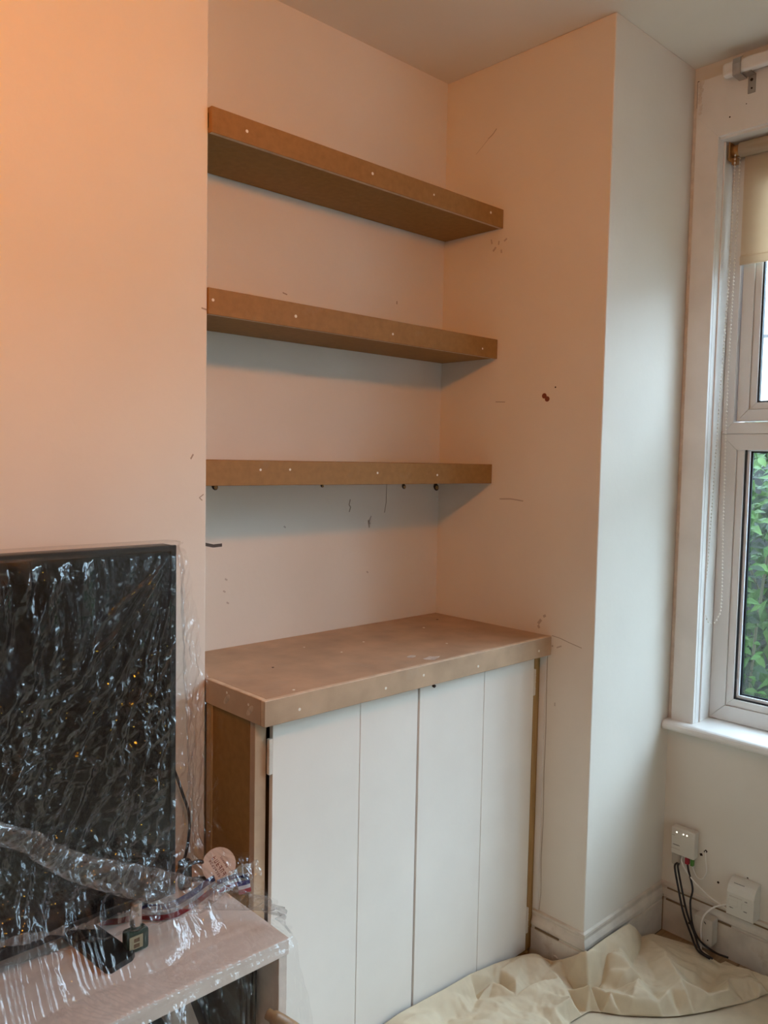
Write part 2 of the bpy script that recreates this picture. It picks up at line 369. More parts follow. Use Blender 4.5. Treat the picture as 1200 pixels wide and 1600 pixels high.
for pts, w_ in (([(-0.245, 1.318), (-0.285, 1.320), (-0.33, 1.316)], 0.004), ([(-0.22, 1.602), (-0.255, 1.600)], 0.003),
                ([(-0.405, 0.985), (-0.395, 0.972)], 0.008), ([(-0.412, 0.995), (-0.42, 0.999)], 0.007), ([(-0.395, 0.968), (-0.40, 0.960)], 0.007),
                ([(-0.46, 0.915), (-0.475, 0.922)], 0.004), ([(-0.443, 0.917), (-0.448, 0.917)], 0.005),
                ([(-0.195, 2.040), (-0.205, 2.050)], 0.006), ([(-0.235, 2.062), (-0.245, 2.068)], 0.005), ([(-0.215, 2.055), (-0.216, 2.066)], 0.004),
                ([(-0.225, 2.04), (-0.226, 2.03)], 0.005), ([(-0.19, 2.062), (-0.187, 2.075)], 0.004), ([(-0.46, 0.76), (-0.46, 0.75)], 0.003)):
    plate('scuff_mark', wall_right, pts, w_, 'scuff', 'x', 0, -1)
plate('plaster_crack', wall_right, [(-0.443, 0.946), (-0.47, 0.943), (-0.50, 0.936), (-0.54, 0.928)], 0.0016, 'pencil', 'x', 0, -1)
plate('plaster_crack', wall_right, [(-0.431, 0.885), (-0.431, 0.80), (-0.433, 0.66), (-0.4315, 0.55), (-0.434, 0.42), (-0.431, 0.30), (-0.434, 0.20), (-0.430, 0.15)], 0.0016, 'pencil', 'x', 0, -1)
for pts, w_ in (([(-1.0, 1.43), (-1.006, 1.42)], 0.003), ([(-0.975, 1.345), (-0.985, 1.338), (-0.978, 1.332)], 0.002), ([(-0.970, 1.735), (-0.982, 1.737)], 0.003)):
    plate('scuff_mark', wall_chimney, pts, w_, 'pencil', 'y', BR_Y, -1)

# ------------------------------------------------------------------ window: casing, reveal, sill, uPVC lights
CX = BX - 0.012                                                          # casing face
t1 = MB().prism([(-0.592, 0.66), (-0.592, 2.4295), (W_Y1, W_Z1 - 0.0005), (W_Y1, 0.66)], 'x', CX, BX).build('trim_1', 'trim'); t1['kind'] = 'structure'
t1['label'] = 'flat painted casing board left of the window'
MB().box(BX - 0.005, BX, -0.5885, -0.578, 0.660, 2.53, 0.002).build('bead', 'flake', t1)
MB().box(BX - 0.004, BX - 0.0006, -0.5918, -0.5887, 0.665, 2.45).build('paint_crack', 'crack', t1)
MB().box(BX - 0.006, BX - 0.004, -0.592, -0.588, 2.46, 2.535).build('plaster_gap', 'hole', t1)
t2 = MB().prism([(-0.592, 2.53), (-0.592, 2.43), (W_Y1, W_Z1), (W_Y0, W_Z1), (W_Y0, 2.53)], 'x', CX, BX).build('trim_2', 'trim'); t2['kind'] = 'structure'
t3 = MB().box(CX, BX, W_Y0 - 0.07, W_Y0, 0.660, W_Z1).build('trim_3', 'trim'); t3['kind'] = 'structure'
# crumbling paint edge at the top corner
for i in range(9):
    y = -0.592 - 0.006 * R.random() - 0.002; z = 2.44 + 0.095 * i / 9
    MB().disc((CX - 0.0002, y - 0.006, z), (-1, 0.1, 0.1), 0.005 + 0.004 * R.random(), 0.0012, 6).build('paint_flake', 'flake', t2)
MB().disc((CX, -0.690, 2.405), (-1, 0, 0), 0.0022, 0.0006, 8).build('screw_hole', 'hole', t2)
MB().disc((CX, -0.735, 2.428), (-1, 0, 0), 0.0015, 0.0006, 8).build('screw_hole', 'hole', t2)
MB().disc((CX, -0.722, 2.505), (-1, 0, 0), 0.0028, 0.0006, 8).build('screw_hole', 'hole', t2)

win = empty('window_1', (BX + 0.09, (W_Y0 + W_Y1) / 2, W_Z0)); win['kind'] = 'structure'; win['label'] = 'white plastic framed window with garden view'
FX = BX + 0.09
# reveal lining boards with a stop bead
mb = MB(); mb.box(BX, FX, W_Y1 - 0.001, W_Y1 + 0.006, 0.66, W_Z1); mb.box(BX + 0.022, BX + 0.030, W_Y1 - 0.006, W_Y1, 0.66, W_Z1 - 0.006, 0.002)
mb.box(BX, FX, W_Y0 - 0.006, W_Y0 + 0.001, 0.66, W_Z1); mb.box(BX, FX, W_Y0, W_Y1, W_Z1 - 0.006, W_Z1 + 0.004)
mb.build('reveal_lining', 'trim', win)
ws = MB()
nose = [(FX + 0.02, 0.66)] + [(BX - 0.030 - 0.0145 * math.sin(math.pi * i / 8), 0.6455 + 0.0145 * math.cos(math.pi * i / 8)) for i in range(9)] + [(FX + 0.02, 0.631)]
ws.prism(nose, 'y', -3.38, -0.5785)
o = ws.build('window_sill', 'trim', win); o['label'] = 'glossy white sill board with a rounded nose'
def rails(y0, y1, z0, z1, w, x0, x1, name, mat, parent, chamfer=0.0):
    """four mitred rails; each its own mesh; y0>y1 is irrelevant"""
    a, b = min(y0, y1), max(y0, y1); g = 0.0003
    out = []
    for pts in ([(a, z0), (a + w, z0 + w), (a + w, z1 - w), (a, z1)], [(b, z0), (b - w, z0 + w), (b - w, z1 - w), (b, z1)],
                [(a, z0), (b, z0), (b - w, z0 + w), (a + w, z0 + w)], [(a, z1), (b, z1), (b - w, z1 - w), (a + w, z1 - w)]):
        cx = sum(p[0] for p in pts) / 4; cz = sum(p[1] for p in pts) / 4
        q = [(p[0] + (g if p[0] < cx else -g), p[1] + (g if p[1] < cz else -g)) for p in pts]
        bm = bmesh.new()
        F = [bm.verts.new((x0, *p)) for p in q]; K = [bm.verts.new((x1, *p)) for p in q]
        f0 = bm.faces.new(F); bm.faces.new(K[::-1])
        for i in range(4): bm.faces.new((F[i], K[i], K[(i + 1) % 4], F[(i + 1) % 4]))
        bmesh.ops.recalc_face_normals(bm, faces=bm.faces[:])
        bmesh.ops.bevel(bm, geom=list(f0.edges), offset=0.0012, segments=1, affect='EDGES')
        me = bpy.data.meshes.new(name); bm.to_mesh(me); bm.free()
        out.append(link(name, me, mat, parent))
    return out
ZT0, ZT1 = 1.487, 1.552
def light(ya, yb):
    """one light: fixed pane below, opening sash above; ya is the left edge (larger y)"""
    a, b = yb, ya
    # lower frame with bead
    rails(a, b, 0.662, (ZT0 + ZT1) / 2 + 0.002, 0.047, FX, FX + 0.06, 'frame_rail', 'upvc', win)
    rails(a + 0.0472, b - 0.0472, 0.7092, ZT0 + 0.0188, 0.022, FX + 0.005, FX + 0.04, 'glazing_bead', 'upvc', win)
    ga, gb, gz0, gz1 = a + 0.069, b - 0.069, 0.731, ZT0 - 0.003
    for (w, x, mat, nm) in ((0.0045, FX + 0.010, 'gasket', 'gasket'), (0.0125, FX + 0.016, 'spacer', 'spacer_bar'), (0.017, FX + 0.026, 'gasket', 'outer_gasket')):
        mb = MB()
        mb.box(x, x + 0.005, ga, ga + w, gz0, gz1); mb.box(x, x + 0.005, gb - w, gb, gz0, gz1)
        mb.box(x, x + 0.005, ga + w, gb - w, gz0, gz0 + w); mb.box(x, x + 0.005, ga + w, gb - w, gz1 - w, gz1)
        mb.build(nm, mat, win)
    MB().box(FX + 0.031, FX + 0.034, ga, gb, gz0, gz1).build('pane', 'pane', win)
    # upper frame, recessed sash
    z0 = (ZT0 + ZT1) / 2 + 0.0025
    rails(a, b, z0, W_Z1 - 0.008, 0.034, FX, FX + 0.06, 'frame_rail', 'upvc', win)
    MB().box(FX + 0.030, FX + 0.06, a + 0.034, a + 0.04, z0 + 0.034, W_Z1 - 0.04).build('weather_seal', 'gasket', win)
    sa, sb_, sz0, sz1 = a + 0.0375, b - 0.0375, z0 + 0.0375, W_Z1 - 0.0455
    rails(sa, sb_, sz0, sz1, 0.034, FX + 0.012, FX + 0.056, 'sash_rail', 'upvc', win)
    rails(sa + 0.0342, sb_ - 0.0342, sz0 + 0.0342, sz1 - 0.0342, 0.020, FX + 0.017, FX + 0.045, 'glazing_bead', 'upvc', win)
    ga, gb, gz0, gz1 = sa + 0.054, sb_ - 0.054, sz0 + 0.054, sz1 - 0.054
    mb = MB(); w = 0.005; x = FX + 0.022
    mb.box(x, x + 0.012, ga, ga + w, gz0, gz1); mb.box(x, x + 0.012, gb - w, gb, gz0, gz1)
    mb.box(x, x + 0.012, ga + w, gb - w, gz0, gz0 + w); mb.box(x, x + 0.012, ga + w, gb - w, gz1 - w, gz1)
    mb.build('gasket', 'gasket', win)
    MB().box(FX + 0.034, FX + 0.037, ga, gb, gz0, gz1).build('pane', 'pane', win)
LW = (W_Y1 - W_Y0) / 4
for i in range(4): light(W_Y1 - i * LW - 0.001, W_Y1 - (i + 1) * LW + 0.001)

win2 = MB()  # unseen rear window, added to fill the room with daylight
win2.box(-2.4, -2.34, -4.38, -4.32, 0.95, 1.95); win2.box(-1.56, -1.5, -4.38, -4.32, 0.95, 1.95); win2.box(-2.34, -1.56, -4.38, -4.32, 0.95, 1.01); win2.box(-2.34, -1.56, -4.38, -4.32, 1.89, 1.95)
win2 = struct('fill_window', win2, 'upvc', 'white framed window added behind the camera as daylight fill')
MB().box(-2.34, -1.56, -4.352, -4.348, 1.01, 1.89).build('pane', 'pane', win2)
# roller blind
bl = empty('roller_blind', (BX + 0.05, -1.0, 2.33)); tag(bl, 'cream roller blind half drawn at the top of the window', 'blind')
MB().tube([(BX + 0.052, -0.697, 2.330), (BX + 0.052, -1.285, 2.330)], 0.0205, 18).build('roller_tube', 'blind', bl)
mb = MB(); n = 24
bm = mb.bm
for i in range(n):
    pass
mb.box(BX + 0.0705, BX + 0.0713, -1.282, -0.702, 2.03, 2.332)
mb.build('fabric', 'blind', bl)
MB().box(BX + 0.066, BX + 0.076, -1.282, -0.700, 2.008, 2.034, 0.003).build('bottom_bar', 'blind', bl)
mb = MB(); mb.box(BX + 0.030, BX + 0.076, -0.675, -0.672, 2.300, 2.352); mb.tube([(BX + 0.052, -0.674, 2.330), (BX + 0.052, -0.697, 2.330)], 0.017, 12)
mb.box(BX + 0.045, BX + 0.06, -0.69, -0.675, 2.293, 2.31)
mb.build('bracket', 'brass', bl)
MB().box(BX + 0.030, BX + 0.076, -1.300, -1.287, 2.300, 2.352).build('bracket', 'brass', bl)
cp = curve([(BX + 0.040, -0.6865, 2.325), (BX + 0.036, -0.6865, 1.99), (BX + 0.028, -0.6785, 1.59), (BX + 0.026, -0.668, 1.177), (BX + 0.024, -0.662, 1.03), (BX + 0.028, -0.668, 0.978), (BX + 0.040, -0.678, 0.957), (BX + 0.055, -0.690, 0.975), (BX + 0.060, -0.697, 1.03), (BX + 0.060, -0.691, 1.29), (BX + 0.060, -0.686, 1.667), (BX + 0.064, -0.688, 2.0), (BX + 0.064, -0.690, 2.325)], 24)
# resample: one bead every 9 mm
L = [0.0]
for a, b in zip(cp[:-1], cp[1:]): L.append(L[-1] + (b - a).length)
bm = bmesh.new(); s = 0.0; j = 0
while s < L[-1]:
    while L[j + 1] < s: j += 1
    t = (s - L[j]) / (L[j + 1] - L[j]); c = cp[j].lerp(cp[j + 1], t)
    bmesh.ops.create_icosphere(bm, subdivisions=1, radius=0.0029, matrix=Matrix.Translation(c)); s += 0.0105
me = bpy.data.meshes.new('bead_chain'); bm.to_mesh(me); bm.free()
o = link('bead_chain', me, 'bead', bl, True); o['kind'] = 'stuff'
MB().tube(cp[::6] + [cp[-1]], 0.0006, 4).build('chain_cord', 'bead', bl)

# curtain track with clips above the window
ct = empty('curtain_track', (BX - 0.04, -1.5, 2.52)); tag(ct, 'white curtain track on metal brackets above the window', 'curtain track')
MB().box(BX - 0.052, BX - 0.028, -3.30, -0.680, 2.503, 2.539, 0.007, 3).build('track', 'trim', ct)
def clip(y):
    mb = MB()
    arc = [(BX - 0.055, 2.498), (BX - 0.058, 2.51), (BX - 0.059, 2.525), (BX - 0.056, 2.540), (BX - 0.045, 2.546)]
    for (a, b) in zip(arc[:-1], arc[1:]):
        mb.prism([(a[0], a[1]), (b[0], b[1]), (b[0] + 0.002, b[1] - 0.001), (a[0] + 0.002, a[1])], 'y', y - 0.022, y)
    mb.box(BX - 0.056, BX - 0.012, y - 0.022, y, 2.496, 2.499); mb.build('clip', 'steel', ct)
    mb = MB(); mb.box(CX - 0.003, CX - 0.0002, y - 0.047, y - 0.026, 2.452, 2.503, 0.001, 1); mb.box(CX - 0.03, CX - 0.0002, y - 0.045, y - 0.020, 2.500, 2.503)
    o = mb.build('wall_bracket', 'steel', ct)
    MB().disc((CX - 0.003, y - 0.036, 2.488), (-1, 0, 0), 0.0042, 0.0008, 10).build('screw_hole', 'hole', o)
    MB().disc((CX - 0.003, y - 0.037, 2.465), (-1, 0, 0), 0.0025, 0.0008, 10).build('screw_hole', 'hole', o)
clip(-0.712); clip(-1.5); clip(-2.3)

# ------------------------------------------------------------------ garden outside
g = MB().box(-30, 30, -50, 40, -0.35, -0.25).build('ground', 'ground'); g['kind'] = 'structure'
M['render'] = mk('pale_render', (0.62, 0.60, 0.56), 0.9, noise=0.06, nscale=2)
M['slate'] = mk('slate_roof', (0.16, 0.15, 0.16), 0.8, noise=0.2, nscale=5)
M['farglass'] = mk('far_window_glass', (0.05, 0.06, 0.07), 0.1)
for hi in range(5):                                                      # houses added across the street, heights set to block low sky
    ya = -46 + hi * 13.0; eh = (5.6, 5.6, 4.6, 3.4, 3.4)[hi]
    ho = empty('house', (11.5, ya + 6, -0.25)); tag(ho, ('pale rendered house added across the street to block low sky, last on the right', 'pale rendered house added across the street to block low sky, second from the right end', 'pale rendered house added across the street to block low sky, middle of the row', 'pale rendered house added straight across the street to block low sky', 'pale rendered house added across the street to block low sky, first on the left')[hi], 'house', 'added houses shaping the daylight')
    MB().box(11, 17, ya, ya + 12.4, -0.25, eh).build('wall', 'render', ho)
    MB().prism([(10.7, eh), (17.3, eh), (14, eh + 1.3)], 'y', ya - 0.1, ya + 12.5).build('roof', 'slate', ho)
    for wz in (0.5, 3.1)[:1 if eh < 4 else 2]:
        for wy in (1.6, 5.4, 9.2):
            f_ = MB().box(10.93, 11.0, ya + wy, ya + wy + 1.6, wz, wz + 1.5).build('window', 'upvc', ho)
            MB().box(10.91, 10.935, ya + wy + 0.1, ya + wy + 1.5, wz + 0.1, wz + 1.4).build('pane', 'farglass', f_)
ho = empty('house', (-2, -17, -0.25)); tag(ho, 'pale rendered house added behind the rear window to dim its daylight', 'house')  # unseen house added so the rear window sees little open sky
MB().box(-14, 9, -20, -14, -0.25, 5.2).build('wall', 'render', ho)
MB().prism([(-20.3, 5.2), (-13.7, 5.2), (-17, 7.4)], 'x', -14.2, 9.2).build('roof', 'slate', ho)
hw = MB().box(2.3, 2.45, -6, -1.0, -0.25, 1.25).box(2.3, 2.45, -1.0, 5, -0.25, 1.72).build('backdrop_wall', 'hedge_backdrop'); tag(hw, 'near-black backdrop wall added behind the hedge to darken its gaps', 'wall')
hedge = empty('hedge', (1.5, -1.0, -0.25)); tag(hedge, 'leafy green hedge growing close outside the window', 'hedge')
def leaf_mesh(name, mat, L_=0.06, w=0.024):
    vs_ = []; fs = []
    prof = [(0, 0.04), (0.2, 0.7), (0.45, 1.0), (0.7, 0.75), (0.9, 0.3), (1.0, 0.02)]
    for t, k in prof:
        x = t * L_; dz = -0.22 * L_ * t * t
        vs_ += [(x, -k * w / 2, dz + 0.15 * k * w), (x, 0, dz), (x, k * w / 2, dz + 0.15 * k * w)]
    for i in range(len(prof) - 1):
        a = 3 * i; fs += [(a, a + 1, a + 4, a + 3), (a + 1, a + 2, a + 5, a + 4)]
    me = bpy.data.meshes.new(name); me.from_pydata(vs_, [], fs); me.materials.append(M[mat])
    for p in me.polygons: p.use_smooth = True
    return me
LM = [leaf_mesh('leaf', 'leaf1'), leaf_mesh('leaf', 'leaf1', 0.075, 0.03), leaf_mesh('leaf', 'leaf3', 0.06, 0.028), leaf_mesh('leaf', 'leaf2', 0.07, 0.03)]
def leaf_rot():
    d = Vector((-0.9 + 0.5 * R.random(), R.uniform(-1, 1), R.uniform(-0.9, 0.5))).normalized()
    u = Vector((-0.6 + R.uniform(-.4, .4), R.uniform(-.5, .5), 1)); u = (u - d * u.dot(d)).normalized(); v = u.cross(d)
    return Matrix((d, v, u)).transposed()
for i in range(290):                                                     # nearest leaves, seen through the left lower pane
    x = R.uniform(1.05, 1.28); y = R.uniform(-0.62, -0.08); z = R.uniform(0.38, 1.60)
    o = bpy.data.objects.new('leaf', LM[R.choice((0, 0, 1, 1, 2, 3))]); COL.objects.link(o)
    m = leaf_rot().to_4x4(); m.translation = (x, y, z); o.matrix_world = m
    sc = R.uniform(0.6, 1.1)
    o.matrix_world = m @ Matrix.Scale(sc, 4); put(o, hedge)
V = []; F = []; MI = []
for i in range(15000):
    dx = R.random() ** 0.7
    x = 1.10 + 0.75 * dx; y = R.uniform(-3.6, 1.9) if i < 9000 else R.uniform(-0.9, 0.7); z = -0.2 + (1.98 if y > -1.0 else 1.2) * R.random() + 0.12 * math.sin(3 * y)
    rm = leaf_rot(); sc = R.uniform(0.8, 1.5); b0 = len(V)
    for c in ((0, 0, 0), (0.025, -0.014, 0.004), (0.03, 0, 0), (0.025, 0.014, 0.004), (0.062, 0, -0.012)):
        V.append(tuple(Vector((x, y, z)) + rm @ (Vector(c) * sc)))
    F += [(b0, b0 + 1, b0 + 2), (b0, b0 + 2, b0 + 3), (b0 + 1, b0 + 4, b0 + 2), (b0 + 2, b0 + 4, b0 + 3)]
    q = R.choice((0, 0, 1, 2)); MI += [q] * 4
me = bpy.data.meshes.new('foliage'); me.from_pydata(V, [], F)
for m_ in ('leaf1', 'leaf2', 'leaf3'): me.materials.append(M[m_])
me.polygons.foreach_set('material_index', MI)
o = bpy.data.objects.new('foliage', me); COL.objects.link(o); put(o, hedge); o['kind'] = 'stuff'
mb = MB()
for i in range(46):
    y = R.uniform(-3.4, 1.7); x = R.uniform(1.15, 1.6)
    mb.tube(curve([(x, y, -0.25), (x + R.uniform(-.1, .1), y + R.uniform(-.2, .2), 0.6), (x - R.uniform(0, .2), y + R.uniform(-.4, .4), 1.5)], 4), [0.006] * 8 + [0.002], 5)
o = mb.build('stems', 'twig', hedge); o['kind'] = 'stuff'

# ------------------------------------------------------------------ shelves
def shelf(i, zt, th, dep, dots, label):
    t = empty('floating_shelf', (BR_X / 2, 0, zt - th)); tag(t, label, 'shelf', 'board shelves in the alcove')
    x0, x1 = BR_X + 0.0005, -0.001; yf = -dep
    MB().box(x0, x1, yf + 0.012, -0.001, zt - 0.012, zt, 0.0006, 1).build('top_board', 'mdf', t)
    MB().box(x0, x1, yf + 0.012, -0.004, zt - th + 0.002, zt - th + 0.012, 0.0006, 1).build('bottom_board', 'mdf', t)
    MB().box(x0, x1, -0.030, -0.001, zt - th + 0.012, zt - 0.012).build('wall_batten', 'timber', t)
    mb = MB(); mb.box(x0, x1, yf, yf + 0.012, zt - th, zt, 0.0012, 1)
    o = mb.build('front_board', ['mdf', 'mdf_edge'], t)
    for p in o.data.polygons:
        if abs(p.normal.z) > 0.9: p.material_index = 1
    for (x, z) in dots:
        MB().disc((x, yf, z), (0, -1, 0), R.uniform(0.0028, 0.0038), 0.0004, 8).build('nail_filler', 'filler', t)
    return t
shelf(1, 2.1516, 0.0533, 0.2309, [(-0.88, 2.124), (-0.514, 2.126), (-0.294, 2.126), (-0.059, 2.131)], 'top brown board shelf in the alcove, highest of three')
shelf(2, 1.7823, 0.0557, 0.2222, [(-0.956, 1.757), (-0.737, 1.752), (-0.426, 1.748), (-0.069, 1.749)], 'middle brown board shelf in the alcove')
shelf(3, 1.4188, 0.0562, 0.2141, [(-0.825, 1.398), (-0.742, 1.399), (-0.463, 1.392), (-0.238, 1.387)], 'lowest brown board shelf above the countertop, with screw holes beneath')

# ------------------------------------------------------------------ countertop
ZC, TC, DC = 0.9443, 0.0529, 0.4427
ct = empty('countertop', (BR_X / 2, -0.22, ZC - TC)); tag(ct, 'brown fibreboard countertop with deep lip on the alcove cupboard', 'countertop')
LT = 0.013
MB().box(BR_X + LT, -0.0012, -DC + LT, -0.001, ZC - 0.018, ZC, 0.0006, 1).build('top_board', 'mdf_top', ct)
def lip(x0, x1, y0, y1, name):
    o = MB().box(x0, x1, y0, y1, ZC - TC, ZC + 0.0004, 0.0012, 1).build(name, ['mdf_top', 'mdf_edge'], ct)
    for p in o.data.polygons:
        if p.normal.z > 0.5: p.material_index = 1
    return o
fl = lip(BR_X - 0.001, -0.0012, -DC, -DC + LT - 0.0003, 'front_lip')
for p in fl.data.polygons:
    if p.normal.x < -0.9: p.material_index = 1
sl = lip(BR_X, BR_X + LT - 0.0003, -DC + LT + 0.0003, BR_Y - 0.001, 'side_lip')
MB().box(BR_X + 0.002, BR_X + LT, BR_Y + 0.002, -0.002, ZC - 0.018, ZC, 0).build('top_infill', 'mdf_top', ct)
for x, z in ((-0.882, 0.912), (-0.638, 0.912), (-0.515, 0.921), (-0.316, 0.910), (-0.059, 0.911)):
    MB().disc((x, -DC, z), (0, -1, 0), 0.0034, 0.0004, 8).build('nail_filler', 'filler', fl)
for y, z in ((-0.305, 0.932), (-0.385, 0.925)):
    MB().disc((BR_X, y, z), (-1, 0, 0), 0.003, 0.0004, 8).build('nail_filler', 'filler', sl)
M['smear'] = mk('filler_smear', (0.60, 0.48, 0.36), 0.75, noise=0.25, nscale=60)
for y, z in ((-0.305, 0.918), (-0.39, 0.914)):
    MB().disc((BR_X, y, z), (-1, 0, 0), 0.016, 0.0003, 12, 0.40).build('filler_smear', 'smear', sl)
M['chalk'] = mk('plaster_splash', (0.62, 0.56, 0.49), 0.8, noise=0.2, nscale=50)
for x, y, r_ in ((-0.476, -0.363, 0.017), (-0.448, -0.405, 0.022)):
    mb = MB(); bm = mb.bm
    vs_ = [bm.verts.new((x + r_ * (1 + R.uniform(-.35, .35)) * math.cos(a), y + 0.6 * r_ * (1 + R.uniform(-.35, .35)) * math.sin(a), ZC + 0.0006)) for a in np.linspace(0, 2 * math.pi, 11)[:-1]]
    f = bm.faces.new(vs_); r = bmesh.ops.extrude_face_region(bm, geom=[f])
    for v in vs_: v.co.z -= 0.0007
    mb.build('plaster_splash', 'chalk', ct)
for x, y in ((-0.46, -0.169), (-0.874, -0.412), (-0.62, -0.12), (-0.20, -0.14), (-0.30, -0.32), (-0.58, -0.22)):
    MB().disc((x, y, ZC), (0, 0, 1), R.uniform(0.0025, 0.004), 0.0004, 7, 1.5).build('paint_spot', 'filler', ct)
MB().disc((-0.08, -0.081, ZC), (0, 0, 1), 0.004, 0.0004, 8).build('screw_hole', 'hole', ct)
MB().disc((-0.80, -0.235, ZC), (0, 0, 1), 0.003, 0.0004, 8).build('screw_hole', 'hole', ct)

# ------------------------------------------------------------------ cupboard under it
cb = empty('alcove_cupboard', (BR_X / 2, -0.2, 0.0)); tag(cb, 'alcove cupboard with two pale boarded doors under the brown countertop', 'cupboard')
ZB = ZC - TC
DY = -0.4127
MB().box(-0.962, -0.948, DY + 0.030, BR_Y - 0.022, 0.0, ZB - 0.001).build('side_panel', 'mdf', cb)
o = MB().box(-0.9655, -0.945, BR_Y - 0.022, BR_Y - 0.001, 0.0, ZB - 0.001, 0.001, 1).build('rear_post', 'timber', cb)
MB().box(-0.962, -0.934, DY + 0.012, DY + 0.030, 0.0, ZB - 0.001, 0.001, 1).build('stile', 'mdf_top', cb)
MB().box(-0.027, -0.0015, DY + 0.006, DY + 0.036, 0.03, ZB - 0.001, 0.001, 1).build('batten', 'timber', cb)
MB().box(-0.0045, -0.0012, -0.428, -0.409, 0.150, ZB - 0.001).build('scribing_strip', 'trim', cb)
MB().box(-0.946, -0.0015, DY + 0.030, DY + 0.046, 0.0, 0.070).build('plinth', 'timber', cb)
MB().box(-0.934, -0.0225, DY + 0.002, DY + 0.026, 0.0, 0.030).build('sill_batten', 'timber', cb)
MB().box(-0.946, -0.028, DY + 0.040, DY + 0.046, 0.07, ZB - 0.012).build('interior_shade', 'seam', cb)  # dark sheet standing in for the shade inside the cupboard
def door(x0, x1, xm, hx, hz):
    d = MB().box(x0 + 0.01, x1 - 0.01, DY + 0.0125, DY + 0.022, 0.06, ZB - 0.03).build('door', 'door', cb)
    for a, b in ((x0, xm - 0.0009), (xm + 0.0009, x1)):
        MB().box(a, b, DY, DY + 0.012, 0.036, ZB + 0.004, 0.0012, 2).build('board', 'door', d)
    for z in hz:
        mb = MB(); mb.box(hx - 0.0045, hx + 0.0045, DY - 0.001, DY + 0.009, z, z + 0.075, 0.002, 2)
        for q in range(1, 4): mb.box(hx - 0.0048, hx + 0.0048, DY - 0.0013, DY + 0.004, z + q * 0.0185, z + q * 0.0185 + 0.001)
        mb.build('hinge', 'hinge', d)
    return d
door(-0.9265, -0.5015, -0.6865, -0.9315, (0.778, 0.12))
door(-0.4945, -0.0365, -0.2525, -0.0318, (0.775, 0.085))
MB().disc((-0.475, -DC + 0.006, ZB - 0.003), (0, -1, -0.3), 0.004, 0.006, 7).build('paint_blob', 'hole', cb)

# ------------------------------------------------------------------ television stand, television
SX, SYF, SZ = -1.02, -0.5993, 0.5528
ts = empty('tv_stand', (-1.7, -0.41, 0)); tag(ts, 'low light brown television bench by the chimney breast', 'tv bench')
MB().box(-2.42, SX, SYF, BR_Y - 0.022, SZ - 0.031, SZ, 0.0012, 2).build('top', 'stand', ts)
MB().box(SX - 0.020, SX - 0.001, SYF + 0.004, BR_Y - 0.024, 0.0, SZ - 0.0315, 0.001, 1).build('side_panel', 'stand', ts)
MB().box(-2.419, -2.400, SYF + 0.004, BR_Y - 0.024, 0.0, SZ - 0.0315, 0.001, 1).build('side_panel', 'stand', ts)
MB().box(-2.40, SX - 0.020, SYF + 0.02, BR_Y - 0.034, 0.15, 0.168, 0.001, 1).build('shelf', 'stand', ts)
MB().box(-2.40, SX - 0.020, BR_Y - 0.034, BR_Y - 0.026, 0.0, SZ - 0.0315).build('back_panel', 'stand', ts)

TVX1, TVX0, TVY, TVZ0, TVZ1 = -1.130, -2.235, -0.384, 0.587, 1.260
tv = empty('television', ((TVX0 + TVX1) / 2, -0.36, SZ)); tag(tv, 'black flat television on the bench, wrapped in clear plastic', 'television')
MB().box(TVX0, TVX1, TVY + 0.004, TVY + 0.045, TVZ0, TVZ1, 0.008, 3).build('body', 'tv', tv)
bz = 0.012
mb = MB()
mb.box(TVX0, TVX0 + bz, TVY, TVY + 0.006, TVZ0, TVZ1, 0.002); mb.box(TVX1 - bz, TVX1, TVY, TVY + 0.006, TVZ0, TVZ1, 0.002)
mb.box(TVX0 + bz, TVX1 - bz, TVY, TVY + 0.006, TVZ1 - bz, TVZ1, 0.002); mb.box(TVX0 + bz, TVX1 - bz, TVY, TVY + 0.006, TVZ0, TVZ0 + 0.02, 0.002)
mb.build('bezel', 'tv', tv)
MB().box(TVX0 + bz, TVX1 - bz, TVY + 0.002, TVY + 0.0045, TVZ0 + 0.02, TVZ1 - bz).build('screen', 'screen', tv)
def foot(x, sgn):
    mb = MB()
    mb.prism([(x - 0.030, -0.270), (x + 0.022, -0.264), (x + 0.046, -0.468), (x + 0.038, -0.476), (x - 0.004, -0.486), (x - 0.012, -0.480)], 'z', SZ + 0.0005, SZ + 0.011)
    mb.box(x - 0.018, x + 0.018, TVY + 0.010, TVY + 0.030, SZ + 0.010, TVZ0 + 0.01, 0.003)
    return mb.build('foot', 'tv', tv)
foot(-1.302, 1); foot(-2.05, 1)

# ------------------------------------------------------------------ small things on the bench
bo = empty('nail_polish_bottle', (-1.243, -0.449, SZ)); tag(bo, 'small dark green glass bottle with a silver cap on the bench', 'bottle')
MB().box(-1.266, -1.224, -0.461, -0.437, SZ + 0.0005, SZ + 0.040, 0.006, 3).build('glass_body', 'bottle', bo)
MB().tube([(-1.2445, -0.449, SZ + 0.039), (-1.2445, -0.449, SZ + 0.046)], [0.011, 0.008], 14).build('neck', 'bottle', bo)
MB().tube([(-1.2445, -0.449, SZ + 0.046), (-1.2445, -0.449, SZ + 0.047), (-1.2445, -0.449, SZ + 0.084), (-1.2445, -0.449, SZ + 0.086)], [0.010, 0.0107, 0.0107, 0.0098], 18).build('cap', 'cap', bo)
lb = MB().box(-1.2625, -1.2375, -0.4622, -0.4608, SZ + 0.010, SZ + 0.033).build('paper_label', 'label', bo)
for q in range(2): MB().box(-1.254, -1.244, -0.4627, -0.4620, SZ + 0.012 + q * 0.010, SZ + 0.019 + q * 0.010).build('printed_block', 'labelink', lb)
for o in [bo]: o.rotation_euler = (0, 0, 0)

